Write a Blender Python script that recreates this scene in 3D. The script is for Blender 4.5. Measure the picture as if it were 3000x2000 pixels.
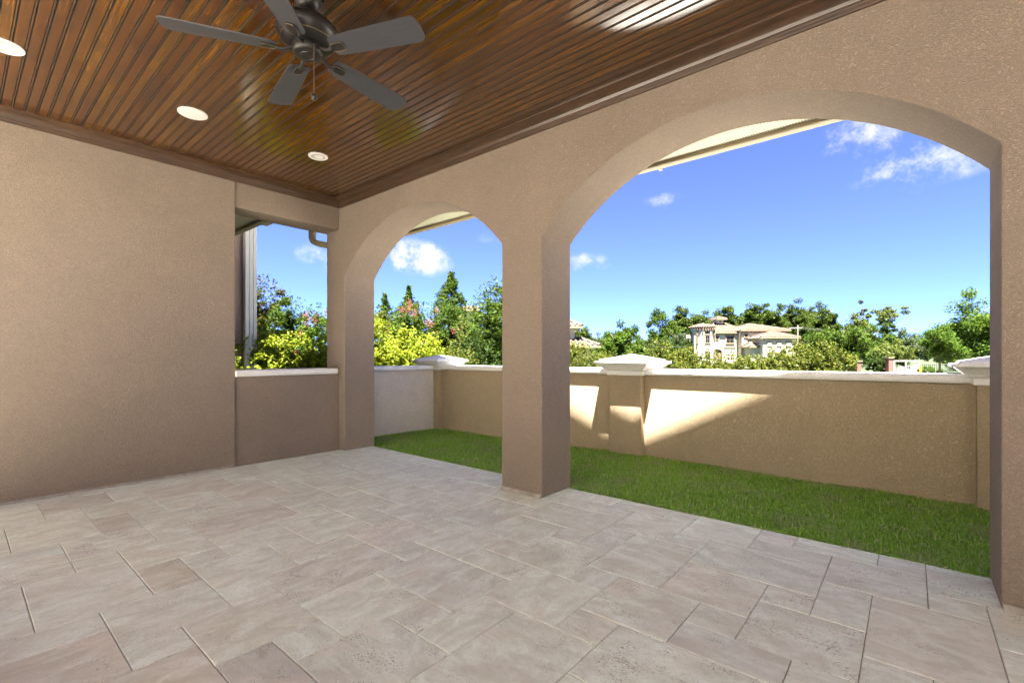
import bpy, math, random
import numpy as np
from mathutils import Vector, Matrix

# ------------------------------------------------------------------ clear
for o in list(bpy.data.objects):
    bpy.data.objects.remove(o)
SC = bpy.context.scene
COL = SC.collection
R = math.radians
rnd = random.Random(7)
rng = np.random.default_rng(11)

# ------------------------------------------------------------------ camera
EYE = 1.146
YAW = math.atan2(1170, 1385)                 # +Y lies this far right of the view axis
FW = np.array([-math.sin(YAW), math.cos(YAW), 0.0])
RT = np.array([math.cos(YAW), math.sin(YAW), 0.0])
FPX, CXP, HYP = 1385.0, 1500.0, 1044.0
cam = bpy.data.cameras.new('camera')
camo = bpy.data.objects.new('camera', cam)
COL.objects.link(camo)
camo.location = (0, 0, EYE)
camo.rotation_euler = (R(90), 0, YAW)
cam.sensor_width = 36.0
cam.lens = 36.0 * FPX / 3000.0
cam.shift_y = 44.0 / 3000.0
cam.clip_start = 0.05
cam.clip_end = 2000
SC.camera = camo

# ------------------------------------------------------------------ sky
SUN = Vector((0.20, -0.28, 1.0)).normalized()      # towards the sun
W = bpy.data.worlds.new('World')
SC.world = W
W.use_nodes = True
wn, wl = W.node_tree.nodes, W.node_tree.links
wn.clear()


def wnode(t, **k):
    n = wn.new(t)
    for a, b in k.items():
        setattr(n, a, b)
    return n


sky = wnode('ShaderNodeTexSky', sky_type='NISHITA', sun_disc=False)
sky.sun_elevation = math.asin(SUN.z)
sky.sun_rotation = math.atan2(SUN.x, SUN.y)
sky.altitude = 11000
sky.air_density = 1.0
sky.dust_density = 0.0
sky.ozone_density = 10.0
tc = wnode('ShaderNodeTexCoord')
nz = wnode('ShaderNodeTexNoise')
nz.inputs['Scale'].default_value = 14.0
nz.inputs['Detail'].default_value = 9.0
nz.inputs['Roughness'].default_value = 0.68
wl.new(tc.outputs['Generated'], nz.inputs['Vector'])
CLOUDS = [  # px, py, half-width px, half-height px, density
    (1215, 757, 82, 40, 1.25), (935, 755, 50, 42, 0.75), (1110, 800, 40, 22, 0.45),
    (1945, 585, 50, 18, 0.55), (1965, 606, 30, 10, 0.4), (1715, 770, 62, 22, 0.9),
    (2500, 400, 85, 45, 0.85), (2670, 480, 120, 62, 0.95), (2590, 425, 85, 45, 0.8), (2790, 470, 110, 50, 0.7),
    (1440, 700, 50, 30, 0.4), (2030, 815, 50, 14, 0.0)]


def wmath(op, a, b=None, clamp=False):
    n = wnode('ShaderNodeMath', operation=op)
    n.use_clamp = clamp
    for i, v in enumerate((a, b)):
        if v is None:
            continue
        if isinstance(v, (int, float)):
            n.inputs[i].default_value = v
        else:
            wl.new(v, n.inputs[i])
    return n.outputs[0]


def wdot(vec):
    n = wnode('ShaderNodeVectorMath', operation='DOT_PRODUCT')
    wl.new(tc.outputs['Generated'], n.inputs[0])
    n.inputs[1].default_value = tuple(vec)
    return n.outputs['Value']


def cloud_mask(d, rx, ry, dens):
    d = Vector(d).normalized()
    a = d.cross(Vector((0, 0, 1))).normalized()
    b = a.cross(d).normalized()
    c = wmath('MAXIMUM', wdot(d), 0.05)
    u = wmath('DIVIDE', wdot(a), c)
    v = wmath('DIVIDE', wdot(b), c)
    u = wmath('DIVIDE', u, rx)
    v = wmath('DIVIDE', v, ry)
    q = wmath('ADD', wmath('MULTIPLY', u, u), wmath('MULTIPLY', v, v))
    q = wmath('SUBTRACT', 1.0, wmath('MULTIPLY', q, 0.55))
    q = wmath('MULTIPLY', wmath('MAXIMUM', q, 0.0), dens)
    return q


tot = None
for (px, py, hw, hh, dn) in CLOUDS:
    if dn <= 0:
        continue
    d = FW + RT * (px - CXP) / FPX - np.array([0, 0, 1]) * (py - HYP) / FPX
    L = float(np.linalg.norm(d))
    m = cloud_mask(d, 1.3 * hw / FPX / L, 1.3 * hh / FPX / L, dn)
    tot = m if tot is None else wmath('MAXIMUM', tot, m)
for k in range(9):                                  # the same kind of cloud goes on round the sky
    az = R(95 + 26 * k + rnd.uniform(-6, 6))
    el = R(rnd.uniform(10, 40))
    fa = FW * math.cos(az) + RT * math.sin(az)
    d = (fa[0] * math.cos(el), fa[1] * math.cos(el), math.sin(el))
    m = cloud_mask(d, rnd.uniform(.07, .14), rnd.uniform(.03, .06), rnd.uniform(.7, 1.2))
    tot = wmath('MAXIMUM', tot, m)
cm = wmath('MULTIPLY', tot, wmath('ADD', wmath('MULTIPLY', wmath('SUBTRACT', nz.outputs['Fac'], 0.36), 3.4), 0.20))
ss = wnode('ShaderNodeMapRange', interpolation_type='SMOOTHSTEP')
wl.new(cm, ss.inputs['Value'])
ss.inputs['From Min'].default_value = 0.22
ss.inputs['From Max'].default_value = 1.0
mix = wnode('ShaderNodeMix', data_type='RGBA')
wl.new(ss.outputs['Result'], mix.inputs['Factor'])
hsv = wnode('ShaderNodeHueSaturation')
hsv.inputs['Saturation'].default_value = 0.95
hsv.inputs['Hue'].default_value = 0.501
wl.new(sky.outputs['Color'], hsv.inputs['Color'])
tint = wnode('ShaderNodeMix', data_type='RGBA', blend_type='MULTIPLY')
tint.inputs['Factor'].default_value = 1.0
wl.new(hsv.outputs['Color'], tint.inputs['A'])
tint.inputs['B'].default_value = (1.10, 0.93, 1.0, 1)
wl.new(tint.outputs['Result'], mix.inputs['A'])
mix.inputs['B'].default_value = (1.55, 1.58, 1.6, 1)
bg = wnode('ShaderNodeBackground')
bg.inputs['Strength'].default_value = 0.05
wl.new(mix.outputs['Result'], bg.inputs['Color'])
wo = wnode('ShaderNodeOutputWorld')
wl.new(bg.outputs[0], wo.inputs['Surface'])

# ------------------------------------------------------------------ sun, exposure
sl = bpy.data.lights.new('sun', 'SUN')
sl.energy = 5.0
sl.angle = R(0.53)
sl.color = (1.0, 0.95, 0.87)
so = bpy.data.objects.new('sun', sl)
COL.objects.link(so)
so.rotation_euler = (-SUN).to_track_quat('-Z', 'Y').to_euler()
so.location = (10, -14, 50)
SC.view_settings.view_transform = 'Standard'
SC.view_settings.look = 'None'
SC.view_settings.gamma = 1.0
SC.view_settings.exposure = 3.9
SC.view_settings.use_curve_mapping = False
SC.cycles.max_bounces = 10
SC.cycles.diffuse_bounces = 7


# ------------------------------------------------------------------ mesh helpers
class MB:
    """collects faces of ONE part"""

    def __init__(s):
        s.v, s.f, s.m = [], [], []

    def add(s, vs, fs, mi=0):
        b = len(s.v)
        s.v += [tuple(map(float, p)) for p in vs]
        s.f += [[b + i for i in q] for q in fs]
        s.m += [mi] * len(fs)
        return s

    def box(s, x0, x1, y0, y1, z0, z1, mi=0):
        v = [(x0, y0, z0), (x1, y0, z0), (x1, y1, z0), (x0, y1, z0), (x0, y0, z1), (x1, y0, z1), (x1, y1, z1), (x0, y1, z1)]
        return s.add(v, [(3, 2, 1, 0), (4, 5, 6, 7), (0, 1, 5, 4), (1, 2, 6, 5), (2, 3, 7, 6), (3, 0, 4, 7)], mi)

    def prism(s, pts, axis, a, b, mi=0):
        """closed 2-D outline extruded along axis; pts are in the two other axes in x,y,z order (ccw or cw)"""
        n = len(pts)

        def P(p, t):
            return (t, p[0], p[1]) if axis == 'x' else (p[0], t, p[1]) if axis == 'y' else (p[0], p[1], t)
        v = [P(p, a) for p in pts] + [P(p, b) for p in pts]
        ar = sum(pts[i][0] * pts[(i + 1) % n][1] - pts[(i + 1) % n][0] * pts[i][1] for i in range(n))
        fl = (ar > 0) != (axis == 'y')
        A, B = list(range(n)), list(range(n, 2 * n))
        f = [A[::-1] if fl else A, B if fl else B[::-1]]
        for i in range(n):
            j = (i + 1) % n
            q = (i, j, n + j, n + i)
            f.append(q if fl else q[::-1])
        if b < a:
            f = [list(q)[::-1] for q in f]
        return s.add(v, f, mi)

    def tube(s, path, rad, n=8, mi=0, cap=True):
        path = [Vector(p) for p in path]
        if isinstance(rad, (int, float)):
            rad = [rad] * len(path)
        b = len(s.v)
        ref = None
        for i, p in enumerate(path):
            t = (path[min(i + 1, len(path) - 1)] - path[max(i - 1, 0)]).normalized()
            if ref is None:
                ref = t.orthogonal().normalized()
            ref = (ref - t * ref.dot(t)).normalized()
            bi = t.cross(ref)
            for k in range(n):
                a = 2 * math.pi * k / n
                s.v.append(tuple(p + (ref * math.cos(a) + bi * math.sin(a)) * rad[i]))
        for i in range(len(path) - 1):
            for k in range(n):
                j = (k + 1) % n
                s.f.append([b + i * n + k, b + i * n + j, b + (i + 1) * n + j, b + (i + 1) * n + k])
                s.m.append(mi)
        if cap:
            s.f.append([b + k for k in range(n)][::-1])
            s.f.append([b + (len(path) - 1) * n + k for k in range(n)])
            s.m += [mi, mi]
        return s

    def lathe(s, prof, c=(0, 0, 0), n=32, mi=0):
        """prof: list of (r,z)"""
        b = len(s.v)
        for (r, z) in prof:
            for k in range(n):
                a = 2 * math.pi * k / n
                s.v.append((c[0] + r * math.cos(a), c[1] + r * math.sin(a), c[2] + z))
        for i in range(len(prof) - 1):
            for k in range(n):
                j = (k + 1) % n
                s.f.append([b + i * n + k, b + i * n + j, b + (i + 1) * n + j, b + (i + 1) * n + k])
                s.m.append(mi)
        return s

    def mesh(s, name, mats, smooth=False, recalc=False):
        me = bpy.data.meshes.new(name)
        me.from_pydata(s.v, [], s.f)
        for m in (mats if isinstance(mats, (list, tuple)) else [mats]):
            me.materials.append(m)
        if any(s.m):
            me.polygons.foreach_set('material_index', s.m)
        if recalc:
            import bmesh
            bm = bmesh.new()
            bm.from_mesh(me)
            bmesh.ops.recalc_face_normals(bm, faces=bm.faces)
            bm.to_mesh(me)
            bm.free()
        if smooth:
            me.polygons.foreach_set('use_smooth', [True] * len(me.polygons))
            try:
                me.set_sharp_from_angle(angle=R(35))
            except Exception:
                pass
        me.update()
        return me

    def build(s, name, mats, parent=None, smooth=False, recalc=False, bevel=0, seg=2):
        o = bpy.data.objects.new(name, s.mesh(name, mats, smooth, recalc))
        COL.objects.link(o)
        if parent:
            o.parent = parent
        if bevel:
            md = o.modifiers.new('bevel', 'BEVEL')
            md.width = bevel
            md.segments = seg
            md.limit_method = 'ANGLE'
            md.angle_limit = R(40)
        return o


def tag(o, label=None, cat=None, group=None, kind=None):
    for k, v in (('label', label), ('category', cat), ('group', group), ('kind', kind)):
        if v:
            o[k] = v
    return o


def empty(name, loc=(0, 0, 0), rz=0, **k):
    o = bpy.data.objects.new(name, None)
    COL.objects.link(o)
    o.location = loc
    o.rotation_euler = (0, 0, rz)
    return tag(o, **k)


def child(mesh, name, parent, loc=(0, 0, 0), rot=(0, 0, 0), scale=(1, 1, 1)):
    o = bpy.data.objects.new(name, mesh)
    COL.objects.link(o)
    o.parent = parent
    o.location = loc
    o.rotation_euler = rot
    o.scale = scale
    return o


def at(px, D, z=0.0):
    """a pixel column and a distance along the view axis -> ground point"""
    d = (FW + RT * (px - CXP) / FPX) * D
    return Vector((d[0], d[1], z))


def zat(py, D):
    return EYE + (HYP - py) / FPX * D


# ------------------------------------------------------------------ materials
class NT:
    def __init__(s, name):
        s.mat = bpy.data.materials.new(name)
        s.mat.use_nodes = True
        s.n, s.l = s.mat.node_tree.nodes, s.mat.node_tree.links
        s.b = s.n['Principled BSDF']

    def node(s, t, ins=None, **k):
        n = s.n.new(t)
        for a, b in k.items():
            setattr(n, a, b)
        for a, b in (ins or {}).items():
            s.put(n.inputs[a], b)
        return n

    def put(s, sock, v):
        if isinstance(v, bpy.types.NodeSocket):
            s.l.new(v, sock)
        elif isinstance(v, bpy.types.Node):
            s.l.new(v.outputs[0], sock)
        elif isinstance(v, (tuple, list)) and len(v) == 3 and len(sock.default_value) == 4:
            sock.default_value = (*v, 1)
        else:
            sock.default_value = v

    def set(s, **k):
        for a, b in k.items():
            s.put(s.b.inputs[a.replace('_', ' ')], b)
        return s

    def math(s, op, a, b=0.0, clamp=False):
        n = s.node('ShaderNodeMath', {0: a, 1: b}, operation=op)
        n.use_clamp = clamp
        return n.outputs[0]

    def noise(s, vec=None, scale=5, detail=4, rough=.55, dist=0.0, out='Fac'):
        n = s.node('ShaderNodeTexNoise', {'Scale': scale, 'Detail': detail, 'Roughness': rough, 'Distortion': dist})
        if vec is not None:
            s.put(n.inputs['Vector'], vec)
        return n.outputs[out]

    def pos(s):
        return s.node('ShaderNodeNewGeometry').outputs['Position']

    def obj(s):
        return s.node('ShaderNodeTexCoord').outputs['Object']

    def mapping(s, vec, scale=(1, 1, 1), loc=(0, 0, 0), rot=(0, 0, 0)):
        n = s.node('ShaderNodeMapping', {'Vector': vec, 'Scale': scale, 'Rotation': rot})
        s.put(n.inputs['Location'], loc)
        return n.outputs[0]

    def ramp(s, fac, stops, interp='LINEAR'):
        n = s.node('ShaderNodeValToRGB', {'Fac': fac})
        n.color_ramp.interpolation = interp
        e = n.color_ramp.elements
        while len(e) < len(stops):
            e.new(0.5)
        for i, (p, c) in enumerate(stops):
            e[i].position = p
            e[i].color = (*c, 1) if len(c) == 3 else c
        return n.outputs['Color']

    def mix(s, fac, a, b, mode='MIX'):
        n = s.node('ShaderNodeMix', data_type='RGBA', blend_type=mode)
        s.put(n.inputs['Factor'], fac)
        s.put(n.inputs['A'], a)
        s.put(n.inputs['B'], b)
        return n.outputs['Result']

    def bump(s, h, strength=.3, dist=.01, normal=None):
        n = s.node('ShaderNodeBump', {'Height': h, 'Strength': strength, 'Distance': dist})
        if normal is not None:
            s.put(n.inputs['Normal'], normal)
        return n.outputs[0]

    def range(s, v, a, b, c=0.0, d=1.0):
        n = s.node('ShaderNodeMapRange', {'Value': v, 'From Min': a, 'From Max': b, 'To Min': c, 'To Max': d})
        return n.outputs[0]


def plain(name, col, rough=.5, metal=0.0, var=0.06, scale=6.0, bump=0.0, bscale=60, **k):
    t = NT(name)
    n = t.noise(t.obj(), scale, 5)
    c = t.mix(t.range(n, .3, .7), tuple(x * (1 - var) for x in col), tuple(min(1, x * (1 + var)) for x in col))
    t.set(Base_Color=c, Roughness=rough, Metallic=metal, **k)
    if bump:
        t.set(Normal=t.bump(t.noise(t.obj(), bscale, 3), bump, .01))
    return t.mat


def stucco(name, col, grain=62.0, strength=.8, var=.11):
    t = NT(name)
    p = t.pos()
    # trowelled "worm" finish: warped fine noise, ridged
    a = t.noise(p, grain, 3, .55, 1.6)
    ridge = t.math('ABSOLUTE', t.math('SUBTRACT', a, .5))
    ridge = t.range(ridge, 0.0, .16)
    fine = t.noise(p, grain * 4.2, 2, .6)
    h = t.math('ADD', t.math('MULTIPLY', ridge, .75), t.math('MULTIPLY', fine, .5))
    big = t.noise(p, .9, 5, .6)
    mid = t.noise(p, 7, 4, .6)
    f = t.math('ADD', t.math('MULTIPLY', big, .65), t.math('MULTIPLY', mid, .35))
    lo = tuple(x * (1 - var) for x in col)
    hi = tuple(x * (1 + var) for x in col)
    c = t.mix(t.range(f, .3, .7), lo, hi)
    c = t.mix(t.range(ridge, 0.0, .55, .55, 0.0), c, tuple(x * .50 for x in col))
    t.set(Base_Color=c, Roughness=.93, Normal=t.bump(h, strength, .006))
    t.b.inputs['Specular IOR Level'].default_value = .25
    return t.mat


M = {}
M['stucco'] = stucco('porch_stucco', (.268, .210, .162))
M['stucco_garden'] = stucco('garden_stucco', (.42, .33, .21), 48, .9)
M['stucco_lit'] = stucco('lit_garden_stucco', (.62, .56, .49), 48, .8)  # garden stucco made paler to paint in stronger light on the left wall
M['white_stucco'] = stucco('white_cast_stone', (.80, .78, .73), 110, .35, .05)
M['villa'] = plain('villa_render', (.40, .36, .275), .9, var=.04, scale=.7, bump=.2, bscale=30)
M['villa_trim'] = plain('villa_trim', (.21, .150, .082), .85, var=.08)
M['villa_dark'] = plain('villa_bracket', (.10, .065, .045), .7)
M['soffit_plain'] = plain('soffit_cream', (.40, .385, .285), .6, var=.03)
M['gutter'] = plain('gutter_khaki', (.20, .160, .090), .45, var=.05)
M['downspout'] = plain('downspout_ivory', (.46, .45, .39), .5, var=.03)
M['white'] = plain('white_enamel', (.52, .51, .49), .45, var=.02)
M['lens'] = plain('light_lens', (.50, .50, .49), .35, var=.01)
M['baffle'] = plain('light_baffle', (.30, .275, .235), .6, var=.02)
M['conc'] = plain('grout_bed', (.27, .24, .20), .95, var=.25, scale=14, bump=.3)
M['steel'] = plain('steel', (.12, .12, .12), .5, .3)
M['concrete_road'] = plain('pale_concrete', (.17, .16, .145), .9, var=.08, scale=1.2, bump=.2)
M['bark'] = plain('bark', (.085, .062, .045), .95, var=.35, scale=9, bump=.8, bscale=25)
M['bark_pine'] = plain('pine_bark', (.15, .095, .065), .95, var=.3, scale=3, bump=.8, bscale=12)
M['mulch'] = plain('mulch', (.11, .06, .04), .95, var=.3, scale=20, bump=.6)
M['bounce_paving'] = plain('pale_bounce_paving', (.74, .70, .63), .9, var=.06, scale=1.2, bump=.2)  # for ground added out of view to bounce sunlight
M['bounce_wing_roof'] = plain('pale_bounce_tiles', (.80, .78, .74), .85, var=.12, scale=3)  # roof of the added right wing, pale to reflect sun into the porch
M['bounce_wing_roof_tan'] = plain('sand_bounce_tiles', (.70, .68, .64), .85, var=.12, scale=3)  # roof of the added rear wing, also a sun reflector
M['brick'] = plain('brick_pillar', (.10, .052, .036), .9, var=.2, scale=12)
M['yellow'] = plain('yellow_paint', (.42, .25, .012), .5)
M['gate_white'] = plain('gate_white', (.42, .42, .41), .45)
M['black_iron'] = plain('black_iron', (.015, .015, .016), .5)
M['green_roof'] = plain('green_metal_roof', (.10, .17, .15), .5)
M['pinkwall'] = plain('pale_pink_wall', (.32, .25, .20), .9)
M['pole'] = plain('weathered_pole', (.16, .14, .12), .9, var=.2)


def perforated():
    t = NT('soffit_vented')
    p = t.mapping(t.pos(), (1 / .02, 1 / .02, 1 / .02))
    fr = t.node('ShaderNodeVectorMath', {0: p}, operation='FRACTION').outputs[0]
    d = t.node('ShaderNodeVectorMath', {0: fr, 1: (.5, .5, 0)}, operation='DISTANCE')
    sx = t.node('ShaderNodeSeparateXYZ', {0: fr})
    cx = t.math('SUBTRACT', sx.outputs[0], .5)
    cy = t.math('SUBTRACT', sx.outputs[1], .5)
    r2 = t.math('ADD', t.math('MULTIPLY', cx, cx), t.math('MULTIPLY', cy, cy))
    hole = t.math('LESS_THAN', r2, .06)
    t.set(Base_Color=t.mix(hole, (.40, .385, .285), (.05, .045, .03)), Roughness=.6)
    return t.mat


M['soffit_vent'] = perforated()


def wood_ceiling():
    t = NT('stained_ceiling_boards')
    r = t.node('ShaderNodeObjectInfo').outputs['Random']
    p = t.pos()
    off = t.node('ShaderNodeCombineXYZ', {0: t.math('MULTIPLY', r, 37.0), 1: t.math('MULTIPLY', r, 91.0), 2: t.math('MULTIPLY', r, 53.0)}).outputs[0]
    q = t.node('ShaderNodeVectorMath', {0: p, 1: off}, operation='ADD').outputs[0]
    grain = t.noise(t.mapping(q, (2.2, 60, 8)), 1.6, 6, .6, .6)
    fine = t.noise(t.mapping(q, (6, 320, 20)), 1.0, 3, .6)
    blot = t.noise(t.mapping(q, (1.5, 5.5, 2)), 1.7, 6, .68, .5)
    # knots: sparse cells
    kn = t.node('ShaderNodeTexVoronoi', {'Vector': t.mapping(q, (1.5, 7.0, 1)), 'Scale': 1.35, 'Randomness': 1.0})
    wob = t.noise(t.mapping(q, (6, 22, 3)), 2.0, 5, .65)
    kd = t.math('ADD', kn.outputs['Distance'], t.math('MULTIPLY', t.math('SUBTRACT', wob, .5), .34))
    knot = t.range(kd, .20, .02)
    knot = t.math('MULTIPLY', t.math('MAXIMUM', knot, 0.0), t.math('GREATER_THAN', t.node('ShaderNodeSeparateXYZ', {0: kn.outputs['Color']}).outputs[0], .45), True)
    base = t.ramp(grain, [(.25, (.024, .0070, .0003)), (.5, (.074, .0245, .0006)), (.75, (.150, .0545, .0018))])
    dark = t.range(blot, .50, .74, 0, .80)
    base = t.mix(dark, base, (.012, .0042, .0010))
    base = t.mix(t.range(fine, .35, .7, .22, 0), base, (.008, .003, .001))
    base = t.mix(t.math('MULTIPLY', knot, .85), base, (.0035, .0014, .0007))
    hv = t.node('ShaderNodeHueSaturation', {'Color': base, 'Value': t.range(r, 0, 1, .72, 1.25), 'Hue': t.range(r, 0, 1, .492, .508)})
    t.set(Base_Color=hv.outputs[0], Roughness=.5)
    t.b.inputs['Specular IOR Level'].default_value = .05
    t.set(Normal=t.bump(t.math('ADD', grain, t.math('MULTIPLY', fine, .35)), .10, .002))
    t.b.inputs['Coat Weight'].default_value = 1.0
    t.b.inputs['Coat IOR'].default_value = 1.85
    t.put(t.b.inputs['Coat Roughness'], t.range(blot, .3, .7, .09, .17))
    return t.mat


M['wood'] = wood_ceiling()


def wood_trim():
    t = NT('stained_crown')
    p = t.obj()
    g = t.noise(t.mapping(p, (3, 3, 60)), 2, 5, .6, .5)
    b = t.noise(t.mapping(p, (2.5, 2.5, 6)), 1.6, 5, .65, .4)
    c = t.ramp(g, [(.3, (.026, .0125, .0055)), (.7, (.066, .033, .0155))])
    c = t.mix(t.range(b, .5, .75, 0, .75), c, (.020, .010, .006))
    t.set(Base_Color=c, Roughness=.4)
    t.b.inputs['Coat Weight'].default_value = .6
    t.b.inputs['Coat Roughness'].default_value = .2
    return t.mat


M['crown'] = wood_trim()
M['groove'] = plain('dark_groove', (.004, .0016, .0008), .8)


def travertine(name, ang):
    t = NT(name)
    oi = t.node('ShaderNodeObjectInfo')
    r = oi.outputs['Random']
    p = t.pos()
    off = t.node('ShaderNodeCombineXYZ', {0: t.math('MULTIPLY', r, 47.0), 1: t.math('MULTIPLY', r, 83.0), 2: 0.0}).outputs[0]
    q = t.node('ShaderNodeVectorMath', {0: p, 1: off}, operation='ADD').outputs[0]
    st = (2.6, 6.2, 1) if ang == 0 else (6.2, 2.6, 1)
    vein = t.noise(t.mapping(q, st), 1.7, 7, .62, .9)
    cloud = t.noise(q, 5.0, 6, .65, .6)
    fine = t.noise(t.mapping(q, tuple(x * 5 for x in st)), 2.5, 5, .6)
    col = oi.outputs['Color']
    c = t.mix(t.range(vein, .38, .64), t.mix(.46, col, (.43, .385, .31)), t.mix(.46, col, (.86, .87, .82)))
    blotch = t.noise(q, 2.3, 7, .7, 1.2)
    c = t.mix(t.range(blotch, .50, .66, 0, .55), c, (.47, .43, .37))
    c = t.mix(t.range(blotch, .46, .36, 0, .40), c, (.62, .52, .42))
    grit = t.noise(q, 42, 4, .7)
    c = t.mix(t.range(grit, .52, .72, 0, .42), c, (.40, .36, .30))
    c = t.mix(t.range(cloud, .38, .68, 0, .42), c, (.60, .565, .48))
    c = t.mix(t.range(cloud, .62, .80, 0, .35), c, (.78, .77, .73))
    c = t.mix(t.range(fine, .40, .75, 0, .16), c, (.36, .30, .23))
    # pits: elongated small holes, clustered
    ps = (62, 150, 1) if ang == 0 else (150, 62, 1)
    v = t.node('ShaderNodeTexVoronoi', {'Vector': t.mapping(q, ps), 'Scale': 1.0})
    pm = t.noise(q, 6.5, 3, .6)
    pd = t.noise(q, 120, 2, .5)
    dens = t.math('ADD', t.range(pm, .42, .70, 0, .34), t.range(r, .2, 1.0, -.06, .10))
    pit = t.math('LESS_THAN', v.outputs['Distance'], t.math('MULTIPLY', dens, t.range(pd, .3, .6, .4, 1.2)))
    c = t.mix(t.math('MULTIPLY', pit, .72), c, (.13, .10, .075))
    t.set(Base_Color=c, Roughness=t.range(fine, .3, .7, .46, .62))
    hgt = t.math('SUBTRACT', t.math('MULTIPLY', fine, .25), t.math('MULTIPLY', pit, 1.0))
    t.set(Normal=t.bump(hgt, .35, .0025))
    t.b.inputs['Specular IOR Level'].default_value = .40
    return t.mat


M['trav_x'] = travertine('travertine_a', 0)
M['trav_y'] = travertine('travertine_b', 1)


def leafmat(name, cols, trans=.35, rough=.5):
    t = NT(name)
    r = t.node('ShaderNodeNewGeometry').outputs['Random Per Island']
    k = len(cols)
    c = t.ramp(r, [((i + .5) / k, cc) for i, cc in enumerate(cols)])
    big = t.noise(t.pos(), 1.1, 3)
    c = t.mix(t.range(big, .35, .7, 0, .22), c, tuple(x * .6 for x in cols[0]))
    t.set(Base_Color=c, Roughness=rough)
    t.b.inputs['Specular IOR Level'].default_value = .08
    tr = t.node('ShaderNodeBsdfTranslucent', {'Color': t.mix(.25, c, (.10, .15, .008))})
    ms = t.node('ShaderNodeMixShader', {0: trans, 1: t.b.outputs[0], 2: tr.outputs[0]})
    out = [n for n in t.n if n.type == 'OUTPUT_MATERIAL'][0]
    t.l.new(ms.outputs[0], out.inputs['Surface'])
    return t.mat


LEAF = {
    'yellow': leafmat('leaf_golden', [(0.09151, 0.1363, 0.01098), (0.17, 0.2165, 0.01318), (0.2353, 0.2726, 0.01609), (0.2745, 0.3046, 0.02928)], .4),
    'ygreen': leafmat('leaf_yellow_green', [(0.03493, 0.05532, 0.009058), (0.06114, 0.08152, 0.01245), (0.09608, 0.1078, 0.01698), (0.1339, 0.1281, 0.02547)], .38),
    'green': leafmat('leaf_green', [(0.01834, 0.03822, 0.00576), (0.03057, 0.05878, 0.007408), (0.04586, 0.07937, 0.009875), (0.06725, 0.09992, 0.01441)], .36),
    'bright': leafmat('leaf_bright', [(0.02418, 0.05106, 0.006271), (0.04031, 0.08062, 0.007838), (0.05912, 0.1075, 0.0115), (0.086, 0.1344, 0.02091)], .42),
    'dark': leafmat('leaf_dark', [(0.01176, 0.02272, 0.005601), (0.0188, 0.03524, 0.007203), (0.02646, 0.04831, 0.0088), (0.03528, 0.05683, 0.012)], .3),
    'pine': leafmat('leaf_pine', [(0.02295, 0.03955, 0.00704), (0.03669, 0.05797, 0.00864), (0.05043, 0.07501, 0.01024), (0.06496, 0.08866, 0.0128)], .25),
    'pale': leafmat('leaf_pale', [(0.04597, 0.06491, 0.01441), (0.0676, 0.09193, 0.01851), (0.08924, 0.1136, 0.02263), (0.1189, 0.1352, 0.03292)], .4),
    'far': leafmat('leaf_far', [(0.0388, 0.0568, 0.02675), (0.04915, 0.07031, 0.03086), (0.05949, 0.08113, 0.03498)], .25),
    'red': leafmat('leaf_reddish', [(0.01834, 0.03526, 0.006585), (0.03057, 0.04996, 0.00823), (0.03974, 0.05878, 0.01029), (0.1039, 0.04703, 0.01851)], .35),
    'pink': leafmat('blossom_pink', [(0.2439, 0.05942, 0.0579), (0.2753, 0.08914, 0.07498), (0.291, 0.1225, 0.1022), (0.2439, 0.0743, 0.08171)], .4),
    'hedge': leafmat('leaf_hedge', [(0.01317, 0.02728, 0.005487), (0.02116, 0.03997, 0.007316), (0.02821, 0.05173, 0.009144)], .3),
}


def grassmat():
    t = NT('grass_blades')
    r = t.node('ShaderNodeNewGeometry').outputs['Random Per Island']
    c = t.ramp(r, [(.05, (.15, .31, .025)), (.35, (.23, .44, .035)), (.7, (.32, .54, .05)), (.88, (.40, .58, .11)), (.97, (.62, .57, .34))])
    patch = t.noise(t.pos(), 2.6, 4, .6)
    c = t.mix(t.range(patch, .52, .68, 0, .62), c, (.40, .37, .20))
    t.set(Base_Color=c, Roughness=.45)
    t.b.inputs['Specular IOR Level'].default_value = .4
    tr = t.node('ShaderNodeBsdfTranslucent', {'Color': c})
    ms = t.node('ShaderNodeMixShader', {0: .42, 1: t.b.outputs[0], 2: tr.outputs[0]})
    out = [n for n in t.n if n.type == 'OUTPUT_MATERIAL'][0]
    t.l.new(ms.outputs[0], out.inputs['Surface'])
    return t.mat


M['grass'] = grassmat()


def groundmat(name, a, b, s=3.0):
    t = NT(name)
    n = t.noise(t.pos(), s, 6, .65)
    m = t.noise(t.pos(), s * 14, 4, .7)
    c = t.mix(t.range(n, .35, .65), a, b)
    c = t.mix(t.range(m, .4, .7, 0, .45), c, tuple(x * .5 for x in a))
    t.set(Base_Color=c, Roughness=.95, Normal=t.bump(m, .6, .02))
    return t.mat


M['soil'] = groundmat('lawn_soil', (.15, .25, .045), (.27, .27, .11))
M['meadow'] = groundmat('meadow', (.018, .036, .007), (.028, .044, .011), .12)


def rooftile():
    t = NT('clay_roof_tile')
    n = t.noise(t.obj(), 1.6, 4, .6)
    m = t.noise(t.obj(), 9, 3, .6)
    c = t.ramp(n, [(.3, (.066, .039, .025)), (.5, (.090, .057, .039)), (.7, (.115, .078, .055))])
    c = t.mix(t.range(m, .4, .65, 0, .5), c, (.058, .040, .028))
    t.set(Base_Color=c, Roughness=.85)
    return t.mat


M['rooftile'] = rooftile()


def glassdark():
    t = NT('dark_window_glass')
    t.set(Base_Color=(.010, .012, .013), Roughness=.25)
    t.b.inputs['Specular IOR Level'].default_value = .3
    return t.mat


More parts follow.
